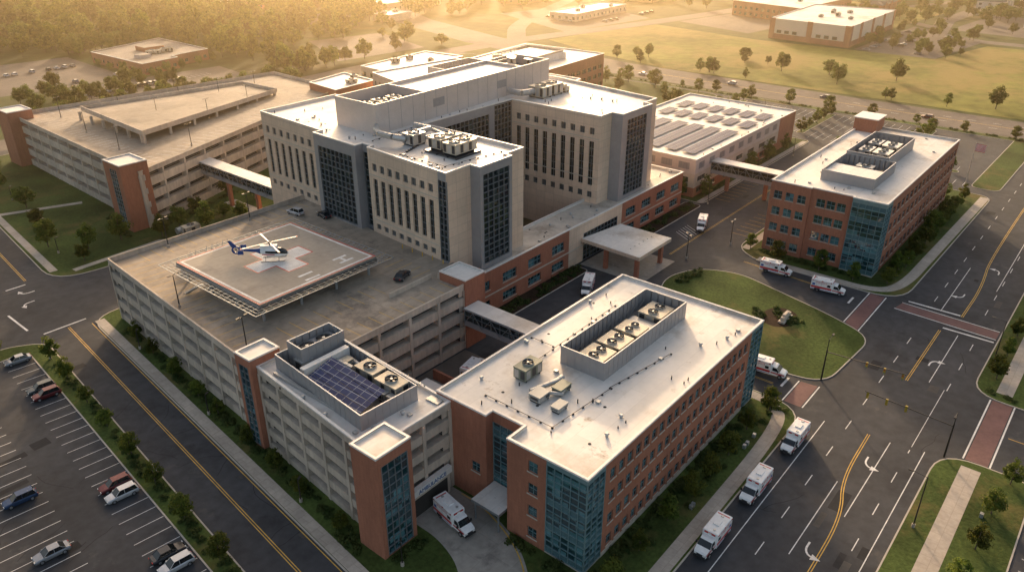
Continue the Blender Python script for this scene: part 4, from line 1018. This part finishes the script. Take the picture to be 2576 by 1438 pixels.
for k in range(16):
    a=k*math.pi/8;b=(k+1)*math.pi/8
    for r0,r1,yy in((.5,.78,-.15),(.5,.78,.15)):
        h.face([(-6.1+r0*math.cos(a),yy,2.2+r0*math.sin(a)),(-6.1+r1*math.cos(a),yy,2.2+r1*math.sin(a)),(-6.1+r1*math.cos(b),yy,2.2+r1*math.sin(b)),(-6.1+r0*math.cos(b),yy,2.2+r0*math.sin(b))],HB)
    for rr in(.5,.78): h.face([(-6.1+rr*math.cos(a),-.15,2.2+rr*math.sin(a)),(-6.1+rr*math.cos(a),.15,2.2+rr*math.sin(a)),(-6.1+rr*math.cos(b),.15,2.2+rr*math.sin(b)),(-6.1+rr*math.cos(b),-.15,2.2+rr*math.sin(b))],HB)
for k in range(8): a=k*math.pi/4;h.bar((-6.1,0,2.2),(-6.1+.5*math.cos(a),0,2.2+.5*math.sin(a)),.04,DKMET)
for yy in(-.08,.08): h.face([(-5.9,yy,2.9),(-6.8,yy,2.7),(-7.3,yy,3.9),(-6.9,yy,3.95)],HB)
h.face([(-5.9,-.08,2.9),(-5.9,.08,2.9),(-6.9,.08,3.95),(-6.9,-.08,3.95)],HB);h.face([(-6.8,-.08,2.7),(-6.8,.08,2.7),(-7.3,.08,3.9),(-7.3,-.08,3.9)],HB)
h.box(-5.3,-1.3,2.1,-4.8,1.3,2.16,HW)
for s in(-1,1): h.box(-5.6,s*1.3-.03,1.8,-4.6,s*1.3+.03,2.6,HB)
for s in(-1,1):
    h.cyl((-1.9,s*1.05,.08),(2.0,s*1.05,.08),.06,.06,8,DKMET);h.cyl((2.0,s*1.05,.08),(2.35,s*1.05,.28),.06,.05,8,DKMET)
    for x in(-1.1,1.2): h.bar((x,s*1.05,.08),(x,s*.45,.85),.05,DKMET)
    h.face([(-1.6,s*.84,1.35),(.6,s*.885,1.25),(.6,s*.885,1.4),(-1.6,s*.84,1.5)],AR)
link("helicopter",h.mesh("helicopter"),(75.6,122.6,PZ+.02),math.radians(-44),1.08)
# ================================================================ street furniture
POLE=flat("pole_bronze",(.05,.045,.04),.4,.5)
def lampmesh(hh,arm,n=1):
    mb=MB();mb.cyl((0,0,0),(0,0,.6),.25,.25,8,CONC);mb.cyl((0,0,.6),(0,0,hh),.11,.07,8,POLE)
    for k in range(n):
        s=1 if k==0 else -1
        mb.bar((0,0,hh-.1),(s*arm,0,hh+.1),.04,POLE);mb.box(min(s*arm,s*(arm+.7)),-.16,hh+.04,max(s*arm,s*(arm+.7)),.16,hh+.16,POLE)
    return mb.mesh("street_lamp_mesh")
L1=lampmesh(9,1.8);L2=lampmesh(6.5,.5,2);L3=lampmesh(4,.2,1)
for x,y,r_ in((100,9,90),(156,9.3,90),(60,9,90),(200,9,90),(240,9,90)): link("street_lamp",L1,(x,y,.13),math.radians(r_))
for x,y in((122,98),(143,97.6),(161,77.5),(176,73),(199,91),(230,90),(260,90),(290,80),(305,120),(270,60)): link("street_lamp",L2,(x,y,.13),U(0,3))
for x,y in((56.3,103),(57.3,126),(70,153),(90,153)): link("street_lamp",L2,(x,y,DZ),.2)
for x,y in((95,225),(97,250),(100,275),(118,272),(140,272),(110,212),(130,236),(150,262),(165,262),(120,250),(150,244)): link("street_lamp",L2,(x,y,GZ),.2)
for x,y in((49,59.5),(sk(80)+2.8,80),(sk(110)+2.8,110),(sk(140)+2.8,140),(sk(150)-11,150),(64,200),(67,216),(72,250),(116,77)): link("street_lamp",L3,(x,y,.13),U(0,3))
ts=MB();ts.cyl((0,0,0),(0,0,6.5),.16,.12,8,POLE);ts.bar((0,0,6),(0,-13.5,6.7),.09,POLE)
SY=flat("signal_yellow",(.35,.25,.03),.5)
for y in(-7,-10,-13):
    ts.box(-.2,y-.18,5.5,.1,y+.18,6.6,SY)
    for k,cc in enumerate((AR,YELP,FRT)): ts.cyl((-.2,y,6.35-k*.35),(-.26,y,6.35-k*.35),.12,.12,8,cc)
ts.bar((0,0,6.5),(0,0,8.6),.08,POLE);ts.bar((0,0,8.5),(1.6,0,8.8),.05,POLE);ts.box(1.5,-.15,8.7,2.2,.15,8.85,POLE)
tme=ts.mesh("traffic_signal_mesh");link("traffic_signal",tme,(129,32.6,.13),0);link("traffic_signal",tme,(119.5,9.5,.13),math.pi)
fp=MB();fp.cyl((0,0,0),(0,0,14),.14,.07,8,METAL)
for i in range(13): fp.face([(0,.1,13.8-i*.17),(1.2,-2.6,13.4-i*.17),(1.2,-2.6,13.4-i*.17-.17),(0,.1,13.8-i*.17-.17)],AR if i%2==0 else WHITEP)
fp.face([(.02,.12,13.82),(.5,-1.0,13.66),(.5,-1.0,12.75),(.02,.12,12.9)],AB);link("flagpole",fp.mesh("flagpole"),(262,37,.1))
ms=Obj("monument_sign",(147,46.5,.1));ms["base"].box(144.6,46,.1,149.2,47.4,.5,SILL)
ms["stone"].prism([(145,46.3),(148.8,46.3),(148.8,47.1),(145,47.1)],.5,1.3,STRIPE);ms["stone"].prism([(145.6,46.4),(148,46.4),(148,47),(145.6,47)],1.3,1.8,STRIPE);ms.done()
bed=MB();bed.face([(147+4.6*math.cos(i*.3),48+3.6*math.sin(i*.3),.146) for i in range(21)],MULCH);single("mulch_bed",bed)
wl=Obj("brick_garden_wall",(80,80,0));wl["wall"].box(70,76,0,84,76.5,2.2,BRICK);wl["wall"].box(83.5,76.5,0,84,88,2.2,BRICK);wl["coping"].box(69.9,75.9,2.2,84.1,76.6,2.35,SILL)
wl["patio"].box(70,76.6,.05,83.4,88,.2,DRIVE);wl["pergola"].box(72,80,.2,80,86,3.0,GREYP,MEMB);wl.done()
gen=Obj("generator_unit",(92,188,0));hvac(gen["casing"],92,186,.14,4.2,2.6,2.4,1,1,HVACM);gen["tank"].cyl((89,188,1.2),(94,188,1.2),.9,.9,12,METAL);gen.done()
ut=MB()
for i in range(14): 
    x,y=random.choice(((U(75,112),35),(U(180,250),35.5),(U(60,110),2)));ut.box(x-.3,y-.25,.1,x+.3,y+.25,.8,METAL)
single("utility_boxes",ut)
# ================================================================ LIGHT
EL=14;AZM=43
W=bpy.data.worlds.new("World");SC.world=W;W.use_nodes=True;nt=W.node_tree;bg=nt.nodes["Background"]
sky=nt.nodes.new("ShaderNodeTexSky");sky.sky_type='NISHITA';sky.sun_disc=False;sky.sun_elevation=math.radians(EL);sky.sun_rotation=math.radians(90-AZM)
sky.air_density=.8;sky.dust_density=5;sky.ozone_density=.6
nt.links.new(mixc(nt,1,sky.outputs[0],(1.14,1.0,.84),'MULTIPLY'),bg.inputs[0]);bg.inputs[1].default_value=.33
sl=bpy.data.lights.new("sun","SUN");sl.energy=5;sl.angle=math.radians(2);sl.color=(1,.68,.40)
so=bpy.data.objects.new("sun",sl);COL.objects.link(so)
d=Vector((math.cos(math.radians(AZM))*math.cos(math.radians(EL)),math.sin(math.radians(AZM))*math.cos(math.radians(EL)),math.sin(math.radians(EL))))
so.rotation_euler=d.to_track_quat('Z','Y').to_euler();so.location=(200,200,150)
hz=MB();ca,sa=math.cos(math.radians(43)),math.sin(math.radians(43))
def rp_(a,b): return (ca*a-sa*b,sa*a+ca*b)
hz.prism([rp_(150,-900),rp_(1500,-900),rp_(1500,900),rp_(150,900)],-1,110,GROUND,None,True)
m=bpy.data.materials.new("air_haze");m.use_nodes=True;nt=m.node_tree;nt.nodes.remove(nt.nodes["Principled BSDF"])
vs=nt.nodes.new("ShaderNodeVolumeScatter");vs.inputs["Color"].default_value=(1,.80,.52,1);vs.inputs["Density"].default_value=.00046;vs.inputs["Anisotropy"].default_value=.86
nt.links.new(vs.outputs[0],nt.nodes["Material Output"].inputs["Volume"])
hz.mats=[m];single("air_haze",hz)
# ================================================================ CAMERA
cd=bpy.data.cameras.new("camera");cam=bpy.data.objects.new("camera",cd);COL.objects.link(cam)
cam.location=(0,0,80);cam.rotation_euler=(math.radians(90-26.73),0,math.radians(39.6-90))
cd.sensor_width=36;cd.lens=36*1950/2576;cd.clip_end=8000;cd.clip_start=.5
SC.camera=cam
